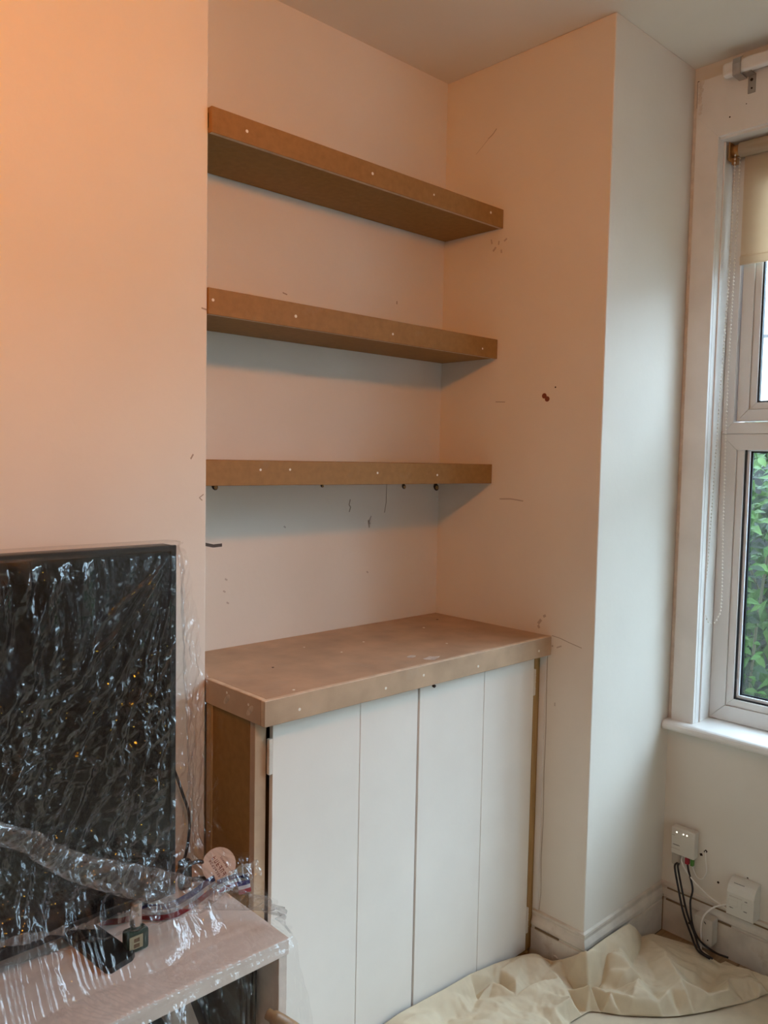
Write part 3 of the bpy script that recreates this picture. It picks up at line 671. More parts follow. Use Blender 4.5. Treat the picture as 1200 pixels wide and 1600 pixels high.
md = empty('medal', (-1.015, -0.355, SZ)); tag(md, 'round pink and cream medal with a striped ribbon on the bench', 'medal')
mc = Vector((-1.014, -0.352, SZ + 0.040)); mn = Vector((-0.50, -0.80, 0.35)).normalized()
MB().disc(mc, mn, 0.034, 0.004, 28).build('disc', 'medal', md)
a_ = Vector((0, 0, 1)); a_ = (a_ - mn * a_.dot(mn)).normalized(); b_ = a_.cross(mn)          # up, left on the disc face
ca, sa = math.cos(math.radians(58)), math.sin(math.radians(58))
e1 = (-b_ * ca + a_ * sa).normalized(); e2 = (mn.cross(e1)).normalized()
def glyph_row(off, h, n, w0, mat):
    """tiny illegible stamped characters as separate strokes"""
    bm = bmesh.new()
    for q in range(n):
        u0 = w0 * (q / n - 0.5); gw = w0 / n * 0.62
        for seg in R.sample([(0, 0, 1, 0.18), (0, 0.82, 1, 1), (0, 0.4, 1, 0.6), (0, 0, 0.25, 1), (0.75, 0, 1, 1)], 3):
            P_ = [(seg[0], seg[1]), (seg[2], seg[1]), (seg[2], seg[3]), (seg[0], seg[3])]
            vs_ = [bm.verts.new(mc + mn * 0.0045 + e1 * (u0 + p[0] * gw) + e2 * (off + p[1] * h)) for p in P_]
            bm.faces.new(vs_)
    me = bpy.data.meshes.new('printed_text'); bm.to_mesh(me); bm.free(); return link('printed_text', me, mat, md)
glyph_row(0.008, 0.005, 8, 0.040, 'redtext'); glyph_row(-0.004, 0.009, 6, 0.044, 'redtext'); glyph_row(-0.0135, 0.004, 7, 0.026, 'redtext')
def ribbon(path, w, up_, parent):
    """three-stripe band standing or lying along path"""
    pts = curve(path, 8); up_ = Vector(up_).normalized()
    for name, mat, f0, f1 in (('blue_stripe', 'rblue', 0.62, 1.0), ('white_stripe', 'rwhite', 0.34, 0.62), ('red_stripe', 'rred', 0.0, 0.34)):
        bm = bmesh.new(); row = []
        for i, p in enumerate(pts):
            row.append((bm.verts.new(p + up_ * w * f0), bm.verts.new(p + up_ * w * f1)))
        for a, b in zip(row[:-1], row[1:]): bm.faces.new((a[0], b[0], b[1], a[1]))
        bmesh.ops.solidify(bm, geom=bm.faces[:], thickness=0.0006)
        bmesh.ops.recalc_face_normals(bm, faces=bm.faces[:])
        me = bpy.data.meshes.new(name); bm.to_mesh(me); bm.free(); link(name, me, mat, parent, True)
z_ = SZ + 0.002
ribbon([(-1.262, -0.342, z_), (-1.250, -0.346, z_), (-1.230, -0.358, z_), (-1.20, -0.372, z_ + 0.002), (-1.175, -0.398, z_ + 0.002), (-1.145, -0.408, z_), (-1.095, -0.398, z_), (-1.055, -0.382, z_), (-1.03, -0.375, z_)], 0.030, (0.05, 0.62, 0.78), md)
ribbon([(-1.04, -0.392, z_ + 0.004), (-1.00, -0.397, z_ + 0.006), (-0.985, -0.404, z_ + 0.004), (-0.9795, -0.414, z_), (-0.985, -0.423, z_), (-1.01, -0.420, z_ + 0.001)], 0.024, (0.10, 0.45, 0.88), md)
for o_ in [o for o in md.children if 'stripe' in o.name]:
    pass
ck = empty('cable_clamp', (-1.064, -0.32, SZ)); tag(ck, 'small black plastic clamp beside the medal on the bench', 'clamp')
mb = MB()
mb.box(-1.088, -1.062, -0.332, -0.312, SZ + 0.0005, SZ + 0.060, 0.006, 2)
mb.build('body', 'blackplastic', ck)
MB().tube(curve([(-1.095, -0.335, SZ + 0.048), (-1.070, -0.338, SZ + 0.056), (-1.048, -0.335, SZ + 0.052), (-1.028, -0.33, SZ + 0.038)], 6), 0.004, 8).build('upper_arm', 'blackplastic', ck)
MB().tube([(-1.065, -0.335, SZ + 0.020), (-1.028, -0.335, SZ + 0.010)], 0.005, 8).build('lower_arm', 'blackplastic', ck)
cd = MB().tube(curve([(-1.10, -0.262, 0.84), (-1.063, -0.252, 0.778), (-1.040, -0.250, 0.717), (-1.023, -0.250, 0.657), (-1.035, -0.255, 0.585), (-1.075, -0.28, SZ + 0.004)], 8), 0.0032, 8).build('television_lead', 'cable')
tag(cd, 'thin black lead hanging from behind the television', 'cable')

# under the bench
sk = MB().tube(curve([(-1.062, -0.590, 0.424), (-1.056, -0.602, 0.420), (-1.035, -0.6135, 0.402), (-1.008, -0.6175, 0.370), (-0.985, -0.620, 0.300), (-0.975, -0.622, 0.200), (-0.972, -0.622, 0.006)], 6), [0.004] + [0.010] * 5 + [0.0125] * 31, 12).build('wooden_handle', 'stick')
tag(sk, 'rounded orange brown wooden handle leaning on the front corner of the bench', 'handle')
bb = MB().box(-1.075, -1.0435, -0.54, -0.27, 0.180, 0.505, 0.014, 2)  # added slab that darkens the inner face of the side panel
bmesh.ops.subdivide_edges(bb.bm, edges=bb.bm.edges[:], cuts=3, use_grid_fill=True)
for v_ in bb.bm.verts: v_.co += Vector((-abs(R.gauss(0, 0.004)), R.gauss(0, 0.003), R.gauss(0, 0.003)))
M['bench_dark'] = mk('dark_brown_plastic', (0.055, 0.036, 0.020), 0.35)
bbo = bb.build('bench_darkener', 'bench_dark'); tag(bbo, 'crumpled dark brown plastic added inside the bench to darken its side panel', 'bag')
pa, pb = Vector((-1.175, -0.40, 0.485)), Vector((-1.100, -0.47, 0.205)); pd = (pb - pa).normalized(); pn = Vector((0.25, -0.9, 0)).normalized(); pn = (pn - pd * pn.dot(pd)).normalized(); pw = pd.cross(pn)
mb = MB(); q_ = [(-1, -1), (1, -1), (1, 1), (-1, 1)]
A_ = [mb.bm.verts.new(pa + pw * 0.026 * i + pn * 0.006 * j) for i, j in q_]; B_ = [mb.bm.verts.new(pb + pw * 0.026 * i + pn * 0.006 * j) for i, j in q_]
mb.bm.faces.new(A_); mb.bm.faces.new(B_[::-1])
for i in range(4): mb.bm.faces.new((A_[i], B_[i], B_[(i + 1) % 4], A_[(i + 1) % 4]))
pk = mb.build('timber_offcut', 'stand'); tag(pk, 'flat timber offcut leaning inside the bench', 'timber')
bg = MB()
bg.tube(curve([(-1.30, -0.44, 0.225), (-1.25, -0.47, 0.32), (-1.27, -0.46, 0.42), (-1.42, -0.45, 0.45), (-1.60, -0.45, 0.36), (-1.64, -0.42, 0.235)], 8), [0.03] + [0.055] * 38 + [0.04] * 2, 12)
for v_ in bg.bm.verts: v_.co += Vector((R.uniform(-1, 1), R.uniform(-1, 1), R.uniform(-1, 1))) * 0.006
bgo = bg.build('black_bag', 'blackplastic'); tag(bgo, 'black plastic bag stuffed inside the bench', 'bag')
cbd = MB()
for q in range(4):
    cbd.tube(curve([(-1.150 + 0.014 * q, -0.335, 0.512), (-1.115 + 0.014 * q, -0.37, 0.44), (-1.085 + 0.010 * q, -0.41, 0.36), (-1.070 + 0.005 * q, -0.42, 0.26), (-1.075, -0.41, 0.18)], 8), 0.007, 8)
c_ = cbd.build('cable_bundle', 'cable'); tag(c_, 'bundle of black leads hanging under the bench top', 'cables')

# ------------------------------------------------------------------ numpy noise, crumples
rng = np.random.default_rng(3)
def vnoise(x, y, seed=0):
    xi = np.floor(x).astype(int); yi = np.floor(y).astype(int); fx = x - xi; fy = y - yi
    fx = fx * fx * (3 - 2 * fx); fy = fy * fy * (3 - 2 * fy)
    def h(a, b):
        n = (a * 374761393 + b * 668265263 + seed * 1442695041) & 0x7fffffff
        n = ((n ^ (n >> 13)) * 1274126177) & 0x7fffffff
        return ((n ^ (n >> 16)) & 0xffff) / 65535.0
    return (h(xi, yi) * (1 - fx) + h(xi + 1, yi) * fx) * (1 - fy) + (h(xi, yi + 1) * (1 - fx) + h(xi + 1, yi + 1) * fx) * fy
def tri(v): return 2 * np.abs(v - np.floor(v + 0.5))
def crumple(u, v, freq, n, seed, sp=math.pi, a0=0.0):
    """faceted creases: triangle waves in many directions, warped and windowed; about 0..1"""
    r = np.random.default_rng(seed); h = np.zeros_like(u)
    wu = u + 0.35 / freq * (vnoise(u * freq * 0.7, v * freq * 0.7, seed) - 0.5) * 2; wv = v + 0.35 / freq * (vnoise(u * freq * 0.7 + 9, v * freq * 0.7 + 5, seed + 1) - 0.5) * 2
    tot = 0
    for k in range(n):
        th = a0 + (r.random() - 0.5) * sp; f = freq * (0.6 + 1.4 * r.random())
        win = np.clip(vnoise(u * freq * 0.5 + 13 * k, v * freq * 0.5 - 7 * k, seed + k + 2) * 2.2 - 0.6, 0, 1)
        h += win * tri((wu * math.cos(th) + wv * math.sin(th)) * f + r.random()) / f; tot += 0.6 / f
    return h / tot
def facets(u, v, freq, n, seed, sp=math.pi, a0=0.0, aniso=1.0):
    """sum of unit-slope triangle waves; aniso > 1 makes the windows longer along the creases"""
    r = np.random.default_rng(seed); h = np.zeros_like(u)
    ca_, sa_ = math.cos(a0), math.sin(a0); p_ = u * ca_ + v * sa_; q_ = (-u * sa_ + v * ca_) / aniso
    wu = u + 0.30 / freq * (vnoise(p_ * freq * 0.6, q_ * freq * 0.6, seed) - 0.5) * 2; wv = v + 0.30 / freq * (vnoise(p_ * freq * 0.6 + 9, q_ * freq * 0.6 + 5, seed + 1) - 0.5) * 2
    for k in range(n):
        th = a0 + (r.random() - 0.5) * sp; f = freq * (0.55 + 1.5 * r.random() ** 1.5)
        win = np.clip(vnoise(p_ * freq * 0.45 + 13 * k, q_ * freq * 0.45 - 7 * k, seed + k + 2) * 2.6 - 0.9, 0, 1)
        h += win * tri((wu * math.cos(th) + wv * math.sin(th)) * f + r.random()) / (2 * f)
    return h
def grid_mesh(name, X, Y, Z, mat, parent=None, smooth=True):
    nv, nu = X.shape
    co = np.stack([X, Y, Z], -1).reshape(-1, 3)
    idx = np.arange(nv * nu).reshape(nv, nu)
    q = np.stack([idx[:-1, :-1], idx[:-1, 1:], idx[1:, 1:], idx[1:, :-1]], -1).reshape(-1, 4)
    me = bpy.data.meshes.new(name)
    me.vertices.add(len(co)); me.vertices.foreach_set('co', co.astype(np.float32).ravel())
    me.loops.add(q.size); me.loops.foreach_set('vertex_index', q.ravel().astype(np.int32))
    me.polygons.add(len(q)); me.polygons.foreach_set('loop_start', np.arange(0, q.size, 4, dtype=np.int32)); me.polygons.foreach_set('loop_total', np.full(len(q), 4, np.int32))
    me.update(calc_edges=True); me.validate()
    return link(name, me, mat, parent, smooth)

# ------------------------------------------------------------------ clear plastic film over television and bench
ROWS = [  # t, y and z over the television and bench, then right edge x, y, z
    (0.00, -0.315, 1.150, -1.100, -0.315, 1.150), (0.05, -0.333, 1.266, -1.112, -0.340, 1.263), (0.085, -0.384, 1.268, -1.119, -0.376, 1.264),
    (0.11, -0.3955, 1.245, -1.093, -0.330, 1.238), (0.20, -0.396, 1.10, -1.046, -0.300, 1.105), (0.30, -0.396, 0.95, -1.022, -0.300, 0.930),
    (0.40, -0.397, 0.80, -1.003, -0.300, 0.775), (0.47, -0.399, 0.70, -0.988, -0.297, 0.675), (0.52, -0.405, 0.655, -0.979, -0.312, 0.645),
    (0.57, -0.425, 0.625, -0.975, -0.372, 0.620), (0.62, -0.478, 0.583, -0.976, -0.440, 0.585), (0.67, -0.530, 0.5565, -1.000, -0.535, 0.5565),
    (0.78, -0.600, 0.5555, -1.0165, -0.602, 0.5555), (0.81, -0.608, 0.540, -1.010, -0.612, 0.535), (0.90, -0.655, 0.36, -0.990, -0.655, 0.36), (1.0, -0.69, 0.06, -0.965, -0.690, 0.06)]
RA = np.array(ROWS)
NV, NU = 860, 430
t = np.linspace(0, 1, NV)
def col(k):
    c = np.interp(t, RA[:, 0], RA[:, k]); kk = np.ones(9) / 9
    cp_ = np.concatenate([np.full(4, c[0]), c, np.full(4, c[-1])]); return np.convolve(cp_, kk, 'valid')
yf, zf, xr, yr, zr = [col(k) for k in range(1, 6)]
s = np.linspace(0, 1, NU)
XE = -1.1275
XS = np.where(s < 0.12, -2.28 + (s / 0.12) * (2.28 - 1.50), np.where(s < 0.78, -1.50 + (s - 0.12) / 0.66 * (XE + 1.50), XE))
w = np.clip((s - 0.78) / 0.22, 0, 1)
T, S_ = np.meshgrid(t, s, indexing='ij')
XX = XS[None, :] + w[None, :] * (xr[:, None] - XE)
back = 1 - (1 - w) ** 2.2
YY = yf[:, None] + back[None, :] * (yr - yf)[:, None]
ZZ = zf[:, None] + w[None, :] * (zr - zf)[:, None]
lift = np.interp(t, [0.30, 0.45, 0.55, 0.67], [0, 1, 0.60, 0])[:, None] * np.clip(-1.13 - XX, 0, 0.5) * 0.50
ZZ = ZZ + lift
# wrinkle height, always away from what it covers
rx, rz = XX + 1.13, ZZ - 1.27
rad = np.sqrt(rx ** 2 + rz ** 2) + 1e-4; ang = np.arctan2(rz, rx)
onTV = np.clip((T - 0.10) / 0.03, 0, 1) * np.clip((0.66 - T) / 0.06, 0, 1)
onTop = np.clip((T - 0.62) / 0.04, 0, 1) * np.clip((0.80 - T) / 0.02, 0, 1)
hang = np.clip((T - 0.80) / 0.03, 0, 1)
lowz = np.clip((1.16 - ZZ) / 0.20, 0, 1); left = np.clip((-1.27 - XX) / 0.06, 0, 1)
# long pulls running from the top right corner towards the lower left
pulls = 0 * XX
for a_k, wd, am, r0, r1 in ((-2.28, 0.030, 0.016, 0.02, 0.34), (-2.16, 0.022, 0.013, 0.05, 0.38), (-2.05, 0.018, 0.010, 0.10, 0.45), (-2.42, 0.028, 0.010, 0.06, 0.26), (-1.93, 0.020, 0.009, 0.12, 0.50), (-1.78, 0.016, 0.007, 0.10, 0.40)):
    aa = ang + 0.10 * (vnoise(rad * 11, ang * 3, int(-a_k * 100)) - 0.5)
    pulls += am * np.clip(1 - np.abs(aa - a_k) / wd, 0, 1) * np.clip((rad - r0) / 0.05, 0, 1) * np.clip((r1 - rad) / 0.12, 0, 1)
vert = facets(XX, ZZ, 20, 7, 11, 0.7, -0.12, 3.0)                          # hanging creases, top left
diag = facets(XX, ZZ, 34, 9, 21, 1.1, -0.62, 2.2)                         # slanting creases
chaos = facets(XX, ZZ, 55, 9, 31, 3.1, 0.0, 1.0)                          # fine crackle
h = onTV * (0.34 * vert * (0.12 + 0.88 * left * (1 - lowz)) + diag * (0.08 + 0.26 * lowz) + chaos * (0.05 + 0.17 * lowz) + 0.55 * pulls)
side = (w[None, :] > 0) * 1.0
h += side * 0.22 * facets(XX * 2 + YY, ZZ, 40, 8, 37, 2.2, 0.3) * np.clip((T - 0.10) / 0.03, 0, 1) * np.clip((0.62 - T) / 0.05, 0, 1)
gl_ = np.clip(vnoise(XX * 11 + 3, YY * 11, 50) * 3.0 - 0.9, 0.0, 1) * np.clip((-0.47 - YY) / 0.05, 0.03, 1)
h += onTop * gl_ * (0.30 * facets(XX, YY, 75, 9, 41, 0.9, 0.22, 2.5) + 0.10 * facets(XX, YY, 110, 6, 43, 2.0)) + hang * 0.30 * facets(XX, ZZ, 14, 7, 61, 0.9, 0.1, 2.5)
st_ = np.clip((-1.25 - XX) / 0.04, 0, 1) * np.clip((T - 0.58) / 0.03, 0, 1) * np.clip((0.74 - T) / 0.04, 0, 1)
h += st_ * 0.42 * facets(XX, ZZ - YY, 60, 8, 47, 0.5, 0.25, 3.0)
bump_b = np.exp(-((XX + 1.244) / 0.045) ** 2) * np.interp(t, [0.50, 0.56, 0.62, 0.68], [0, 1, 0.9, 0])[:, None]
YY = YY - 0.036 * bump_b; ZZ = ZZ + 0.022 * bump_b
n_y = np.where(T < 0.62, 1.0, np.where(T < 0.79, 0.25, 1.0)); n_z = np.where((T > 0.60) & (T < 0.80), 1.0, 0.12)
dm = 1 - 0.45 * w[None, :]
YY = YY - h * n_y * dm; ZZ = ZZ + h * n_z
XX = XX + side * (0.25 * (facets(YY * 2, ZZ, 20, 6, 71) - 0.02) * w[None, :])
fo = empty('plastic_sheet', (-1.6, -0.42, SZ)); tag(fo, 'crinkled clear polythene sheet draped over the television and bench', 'plastic sheet')
grid_mesh('film', XX, YY, ZZ, 'film', fo)
# bunched fold of film running down across the foot of the television
path = curve([(-2.25, -0.440, 1.03), (-1.75, -0.440, 0.955), (-1.461, -0.437, 0.822), (-1.400, -0.438, 0.775), (-1.337, -0.442, 0.727), (-1.236, -0.455, 0.672), (-1.155, -0.455, 0.628), (-1.080, -0.462, 0.592), (-1.025, -0.495, 0.573), (-1.010, -0.555, 0.562), (-1.016, -0.60, 0.559)], 40)
rads = np.interp(np.linspace(0, 1, len(path)), np.linspace(0, 1, 11), [0.02, 0.02, 0.017, 0.019, 0.024, 0.029, 0.027, 0.021, 0.011, 0.005, 0.003])
NA = 40; FXs = np.zeros((len(path), NA)); FYs = FXs.copy(); FZs = FXs.copy()
for i, p in enumerate(path):
    tg = (path[min(i + 1, len(path) - 1)] - path[max(i - 1, 0)]).normalized()
    a = Vector((0, -1, 0.15)); a = (a - tg * a.dot(tg)).normalized(); b = tg.cross(a)
    for k in range(NA):
        th = math.radians(-150 + 300 * k / (NA - 1)); c = p + float(rads[i]) * (0.55 * a * math.cos(th) + b * math.sin(th))
        FXs[i, k], FYs[i, k], FZs[i, k] = c
ii, kk = np.meshgrid(np.arange(len(path)) * 0.004, np.arange(NA) * 0.0025, indexing='ij')
cr = (0.34 + 0.5 * np.clip((ii - 0.70 * ii.max()) / (0.12 * ii.max()), 0, 1)) * facets(ii, kk, 28, 8, 81, 1.8, 0.9, 1.5) + 0.15 * facets(ii, kk, 70, 6, 83)
cr *= np.clip((0.93 - ii / ii.max()) / 0.10, 0, 1)
FYs -= cr; FZs += cr * 0.4
grid_mesh('bunched_fold', FXs, FYs, FZs, 'film_fold', fo)

# ------------------------------------------------------------------ dust sheets on the floor
# matching points of the sheet's far edge and of its near hem, left to right
EDGES = [((-0.98, -0.42, 0.060), (-0.98, -1.0, 0.004)), ((-0.548, -0.421, 0.093), (-0.55, -0.93, 0.004)), ((-0.395, -0.421, 0.082), (-0.35, -0.82, 0.004)), ((-0.289, -0.421, 0.077), (-0.22, -0.70, 0.004)),
         ((-0.194, -0.421, 0.063), (-0.163, -0.649, 0.004)), ((-0.099, -0.427, 0.048), (-0.135, -0.652, 0.005)), ((-0.049, -0.45, 0.046), (-0.118, -0.654, 0.006)), ((-0.024, -0.496, 0.036), (-0.100, -0.656, 0.006)),
         ((-0.025, -0.530, 0.058), (-0.088, -0.660, 0.006)), ((-0.026, -0.603, 0.112), (-0.070, -0.680, 0.005)), ((0.069, -0.603, 0.114), (-0.040, -0.725, 0.004)), ((0.193, -0.603, 0.108), (0.034, -0.798, 0.004)),
         ((0.232, -0.603, 0.080), (0.070, -0.825, 0.004)), ((0.268, -0.606, 0.040), (0.105, -0.846, 0.004)), ((0.318, -0.612, 0.032), (0.150, -0.870, 0.004)), ((0.348, -0.655, 0.022), (0.202, -0.894, 0.004)),
         ((0.378, -0.713, 0.016), (0.250, -0.915, 0.004)), ((0.360, -0.800, 0.010), (0.300, -0.932, 0.004)), ((0.378, -0.872, 0.020), (0.337, -0.942, 0.004)), ((0.400, -0.98, 0.016), (0.395, -1.0, 0.004))]
# crests, hollows and hem roll of the folds: where they lie and how high
FOLDS = [(-0.19, -0.44, 0.052), (0.10, -0.63, 0.078), (0.055, -0.618, 0.080), (-0.046, -0.56, 0.030), (-0.034, -0.62, 0.030), (-0.36, -0.436, 0.062), (-0.45, -0.436, 0.064), (-0.099, -0.453, 0.052), (-0.073, -0.486, 0.052), (-0.22, -0.443, 0.04), (-0.187, -0.494, 0.04), (-0.156, -0.534, 0.04), (-0.083, -0.557, 0.036), (-0.068, -0.519, 0.04), (-0.197, -0.454, 0.02), (-0.156, -0.523, 0.02), (-0.067, -0.565, 0.022), (-0.068, -0.599, 0.014), (-0.284, -0.43, 0.026), (-0.298, -0.455, 0.03), (-0.367, -0.462, 0.04), (-0.423, -0.46, 0.04), (-0.267, -0.449, 0.034), (-0.357, -0.479, 0.034), (-0.254, -0.458, 0.022), (-0.213, -0.515, 0.03), (-0.164, -0.565, 0.034), (-0.092, -0.588, 0.03), (-0.291, -0.513, 0.036), (-0.235, -0.519, 0.026), (-0.216, -0.578, 0.03), (-0.198, -0.625, 0.036), (-0.145, -0.635, 0.04), (-0.082, -0.652, 0.046), (-0.089, -0.665, 0.034), (-0.273, -0.585, 0.03), (-0.225, -0.621, 0.026), (0.034, -0.638, 0.054), (0.041, -0.68, 0.056), (0.066, -0.686, 0.058), (0.011, -0.629, 0.03), (-0.048, -0.59, 0.012), (-0.019, -0.625, 0.024), (0.014, -0.674, 0.032), (0.039, -0.694, 0.036), (-0.042, -0.69, 0.044), (-0.017, -0.737, 0.044), (0.032, -0.722, 0.056), (0.023, -0.747, 0.052), (0.018, -0.777, 0.042), (0.086, -0.707, 0.04), (0.074, -0.74, 0.036), (0.035, -0.785, 0.036), (0.065, -0.79, 0.046), (0.204, -0.635, 0.042), (0.169, -0.679, 0.038), (0.129, -0.723, 0.038), (0.124, -0.656, 0.046), (0.225, -0.695, 0.05), (0.185, -0.738, 0.054), (0.128, -0.798, 0.056), (0.095, -0.785, 0.046), (0.102, -0.83, 0.044), (0.287, -0.739, 0.028), (0.291, -0.777, 0.022), (0.222, -0.787, 0.034), (0.196, -0.803, 0.026), (0.221, -0.832, 0.014), (0.27, -0.823, 0.012), (0.325, -0.813, 0.01), (0.232, -0.806, 0.02), (0.275, -0.861, 0.028), (0.315, -0.896, 0.028), (0.213, -0.888, 0.034), (0.156, -0.862, 0.036), (0.335, -0.919, 0.022), (-0.073, -0.704, 0.03), (-0.039, -0.75, 0.03), (0.019, -0.804, 0.03), (0.09, -0.852, 0.03), (0.191, -0.898, 0.028), (0.307, -0.935, 0.024), (-0.40, -0.60, 0.03), (-0.45, -0.70, 0.036), (-0.55, -0.55, 0.04), (-0.6, -0.75, 0.025), (-0.75, -0.6, 0.03), (-0.85, -0.8, 0.03), (-0.35, -0.70, 0.02), (-0.30, -0.68, 0.036)]
from mathutils.geometry import delaunay_2d_cdt
def terrain(points, X, Y):
    """height of the folds between the given points"""
    uniq = {}
    for p in points: uniq[(round(p[0], 3), round(p[1], 3))] = p[2]
    P2 = [Vector(k) for k in uniq]; zz = list(uniq.values())
    vs_, _, tris, _, _, _ = delaunay_2d_cdt(P2, [], [], 0, 1e-5)
    Z = np.full(X.shape, np.nan)
    zz = [zz[min(range(len(P2)), key=lambda i: (P2[i] - v).length_squared)] for v in vs_]
    for t_ in tris:
        (x0, y0), (x1, y1), (x2, y2) = [tuple(vs_[i]) for i in t_]
        det = (y1 - y2) * (x0 - x2) + (x2 - x1) * (y0 - y2)
        if abs(det) < 1e-12: continue
        l0 = ((y1 - y2) * (X - x2) + (x2 - x1) * (Y - y2)) / det; l1 = ((y2 - y0) * (X - x2) + (x0 - x2) * (Y - y2)) / det; l2 = 1 - l0 - l1
        m = (l0 > -1e-6) & (l1 > -1e-6) & (l2 > -1e-6)
        Z[m] = (l0 * zz[t_[0]] + l1 * zz[t_[1]] + l2 * zz[t_[2]])[m]
    return np.where(np.isnan(Z), 0.02, Z)
NU_, NV_ = 640, 320
E_ = np.array(EDGES); dl = np.r_[0, np.cumsum(np.linalg.norm(np.diff((E_[:, 0] + E_[:, 1]) / 2, axis=0), axis=1))]; dl = dl / dl[-1]
# most columns where the picture shows the cloth
uu = np.interp(np.linspace(0, 1, NU_), [0, 0.16, 1], [0, dl[2], 1])
def along(k):
    C = np.stack([np.interp(uu, dl, E_[:, k, j]) for j in range(3)], -1); ker = np.ones(9) / 9
    for j in range(3): C[:, j] = np.convolve(np.r_[np.full(4, C[0, j]), C[:, j], np.full(4, C[-1, j])], ker, 'valid')
    return C
Fp, Np = along(0), along(1)
v = np.linspace(0, 1, NV_)[:, None]
X = Fp[None, :, 0] * (1 - v) + Np[None, :, 0] * v; Y = Fp[None, :, 1] * (1 - v) + Np[None, :, 1] * v
Zs = terrain([tuple(p) for p in E_[:, 0]] + [tuple(p) for p in E_[:, 1]] + FOLDS, X, Y)
def blur(Z, n):
    Z = Z.copy()
    for _ in range(n): Z[1:-1, 1:-1] = 0.2 * (Z[1:-1, 1:-1] + Z[:-2, 1:-1] + Z[2:, 1:-1] + Z[1:-1, :-2] + Z[1:-1, 2:])
    return Z
Zlow = blur(Zs[::4, ::4], 90); Zlow = np.repeat(np.repeat(Zlow, 4, 0), 4, 1); Zlow = blur(Zlow, 12)
ins = np.clip(v / 0.10, 0, 1) * np.clip((1 - v) / 0.08, 0, 1)
Zs = blur(Zs + ins * 0.95 * (Zs - Zlow), 5)
soft = np.clip(v / 0.06, 0, 1) * np.clip((1 - v) / 0.05, 0, 1)
Zs = Zs + soft * (0.13 * facets(X, Y, 12, 7, 91, 2.0, 0.9, 2.2) + 0.10 * facets(X, Y, 34, 7, 95, 3.1) - 0.004)
Zs = np.maximum(Zs, 0.0035)
for _ in range(2):
    Zs[1:-1, 1:-1] = 0.2 * (Zs[1:-1, 1:-1] + Zs[:-2, 1:-1] + Zs[2:, 1:-1] + Zs[1:-1, :-2] + Zs[1:-1, 2:])
b = np.clip((v - 0.95) / 0.05, 0, 1); Zs = Zs * (1 - b ** 3) + 0.0065 * b ** 3
ds = grid_mesh('dust_sheet', X, Y, Zs + 0.002, 'sheet'); tag(ds, 'crumpled cream cotton dust sheet bunched against the skirting', 'dust sheet', 'dust sheets on the floor')
md_ = ds.modifiers.new('thickness', 'SOLIDIFY'); md_.thickness = 0.0012; md_.offset = 0
X2, Y2 = np.meshgrid(np.linspace(-1.45, 0.395, 220), np.linspace(-1.9, -0.755, 160)); Y2 = -1.9 + (Y2 + 1.9) / (1.9 - 0.755) * (1.9 + np.interp(X2, [-1.45, -0.15, 0.05, 0.15, 0.395], [-0.60, -0.60, -0.68, -0.74, -0.80]))
Z2 = 0.0022 + 0.0035 * vnoise(X2 * 6, Y2 * 6, 3) + 0.002 * crumple(X2, Y2, 9, 6, 33)
Z2 = np.minimum(Z2, 0.0055)
l2 = grid_mesh('dust_sheet', X2, Y2, Z2, 'sheet2'); tag(l2, 'flat tan dust sheet lying underneath the crumpled one', 'dust sheet', 'dust sheets on the floor')

# ------------------------------------------------------------------ boxes and leads on the window wall
nb = empty('network_terminal', (BX, -0.65, 0.25)); tag(nb, 'white wall box with lit indicator dots and coloured plugs below', 'network box')
y0, y1, z0, z1 = -0.690, -0.616, 0.258, 0.340
MB().box(BX - 0.030, BX - 0.0006, y0, y1, z0, z1, 0.004, 2).build('case', 'box', nb)
for q, yy in enumerate((-0.634, -0.655, -0.666)):
    MB().disc((BX - 0.030, yy, z1 - 0.0135), (-1, 0, 0), 0.0023, 0.0006, 8).build('indicator_light', 'led', nb)
def dashes(parent, x, yc, w_, z, h_, n, mat='print'):
    bm = bmesh.new()
    for q in range(n):
        u = yc + w_ / 2 - w_ * (q + 0.5) / n; ww = w_ / n * R.uniform(0.55, 0.85); hh = h_ * R.uniform(0.75, 1.1)
        vs_ = [bm.verts.new((x, u + sx * ww / 2, z + sz * hh / 2)) for sx, sz in ((1, -1), (1, 1), (-1, 1), (-1, -1))]; bm.faces.new(vs_)
    me = bpy.data.meshes.new('printed_text'); bm.to_mesh(me); bm.free(); return link('printed_text', me, mat, parent)
fx = BX - 0.0303
dashes(nb, fx, -0.640, 0.004, z1 - 0.0135, 0.0012, 2); dashes(nb, fx, -0.624, 0.009, z1 - 0.0245, 0.0014, 3); dashes(nb, fx, -0.630, 0.022, z1 - 0.030, 0.0006, 8, 'boxdark')
dashes(nb, fx, -0.634, 0.022, z1 - 0.0525, 0.0035, 7); dashes(nb, fx, -0.632, 0.028, z1 - 0.0645, 0.0030, 9, 'scuff')
MB().box(BX - 0.024, BX - 0.012, -0.671, -0.659, z0 - 0.022, z0, 0.002).build('red_plug', 'red', nb)
MB().box(BX - 0.024, BX - 0.012, -0.685, -0.676, z0 - 0.022, z0, 0.002).build('green_plug', 'green', nb)
MB().box(BX - 0.016, BX - 0.0006, -0.640, -0.612, z0 - 0.042, z0 - 0.002, 0.006, 2).build('cable_cover', 'boxdark', nb)

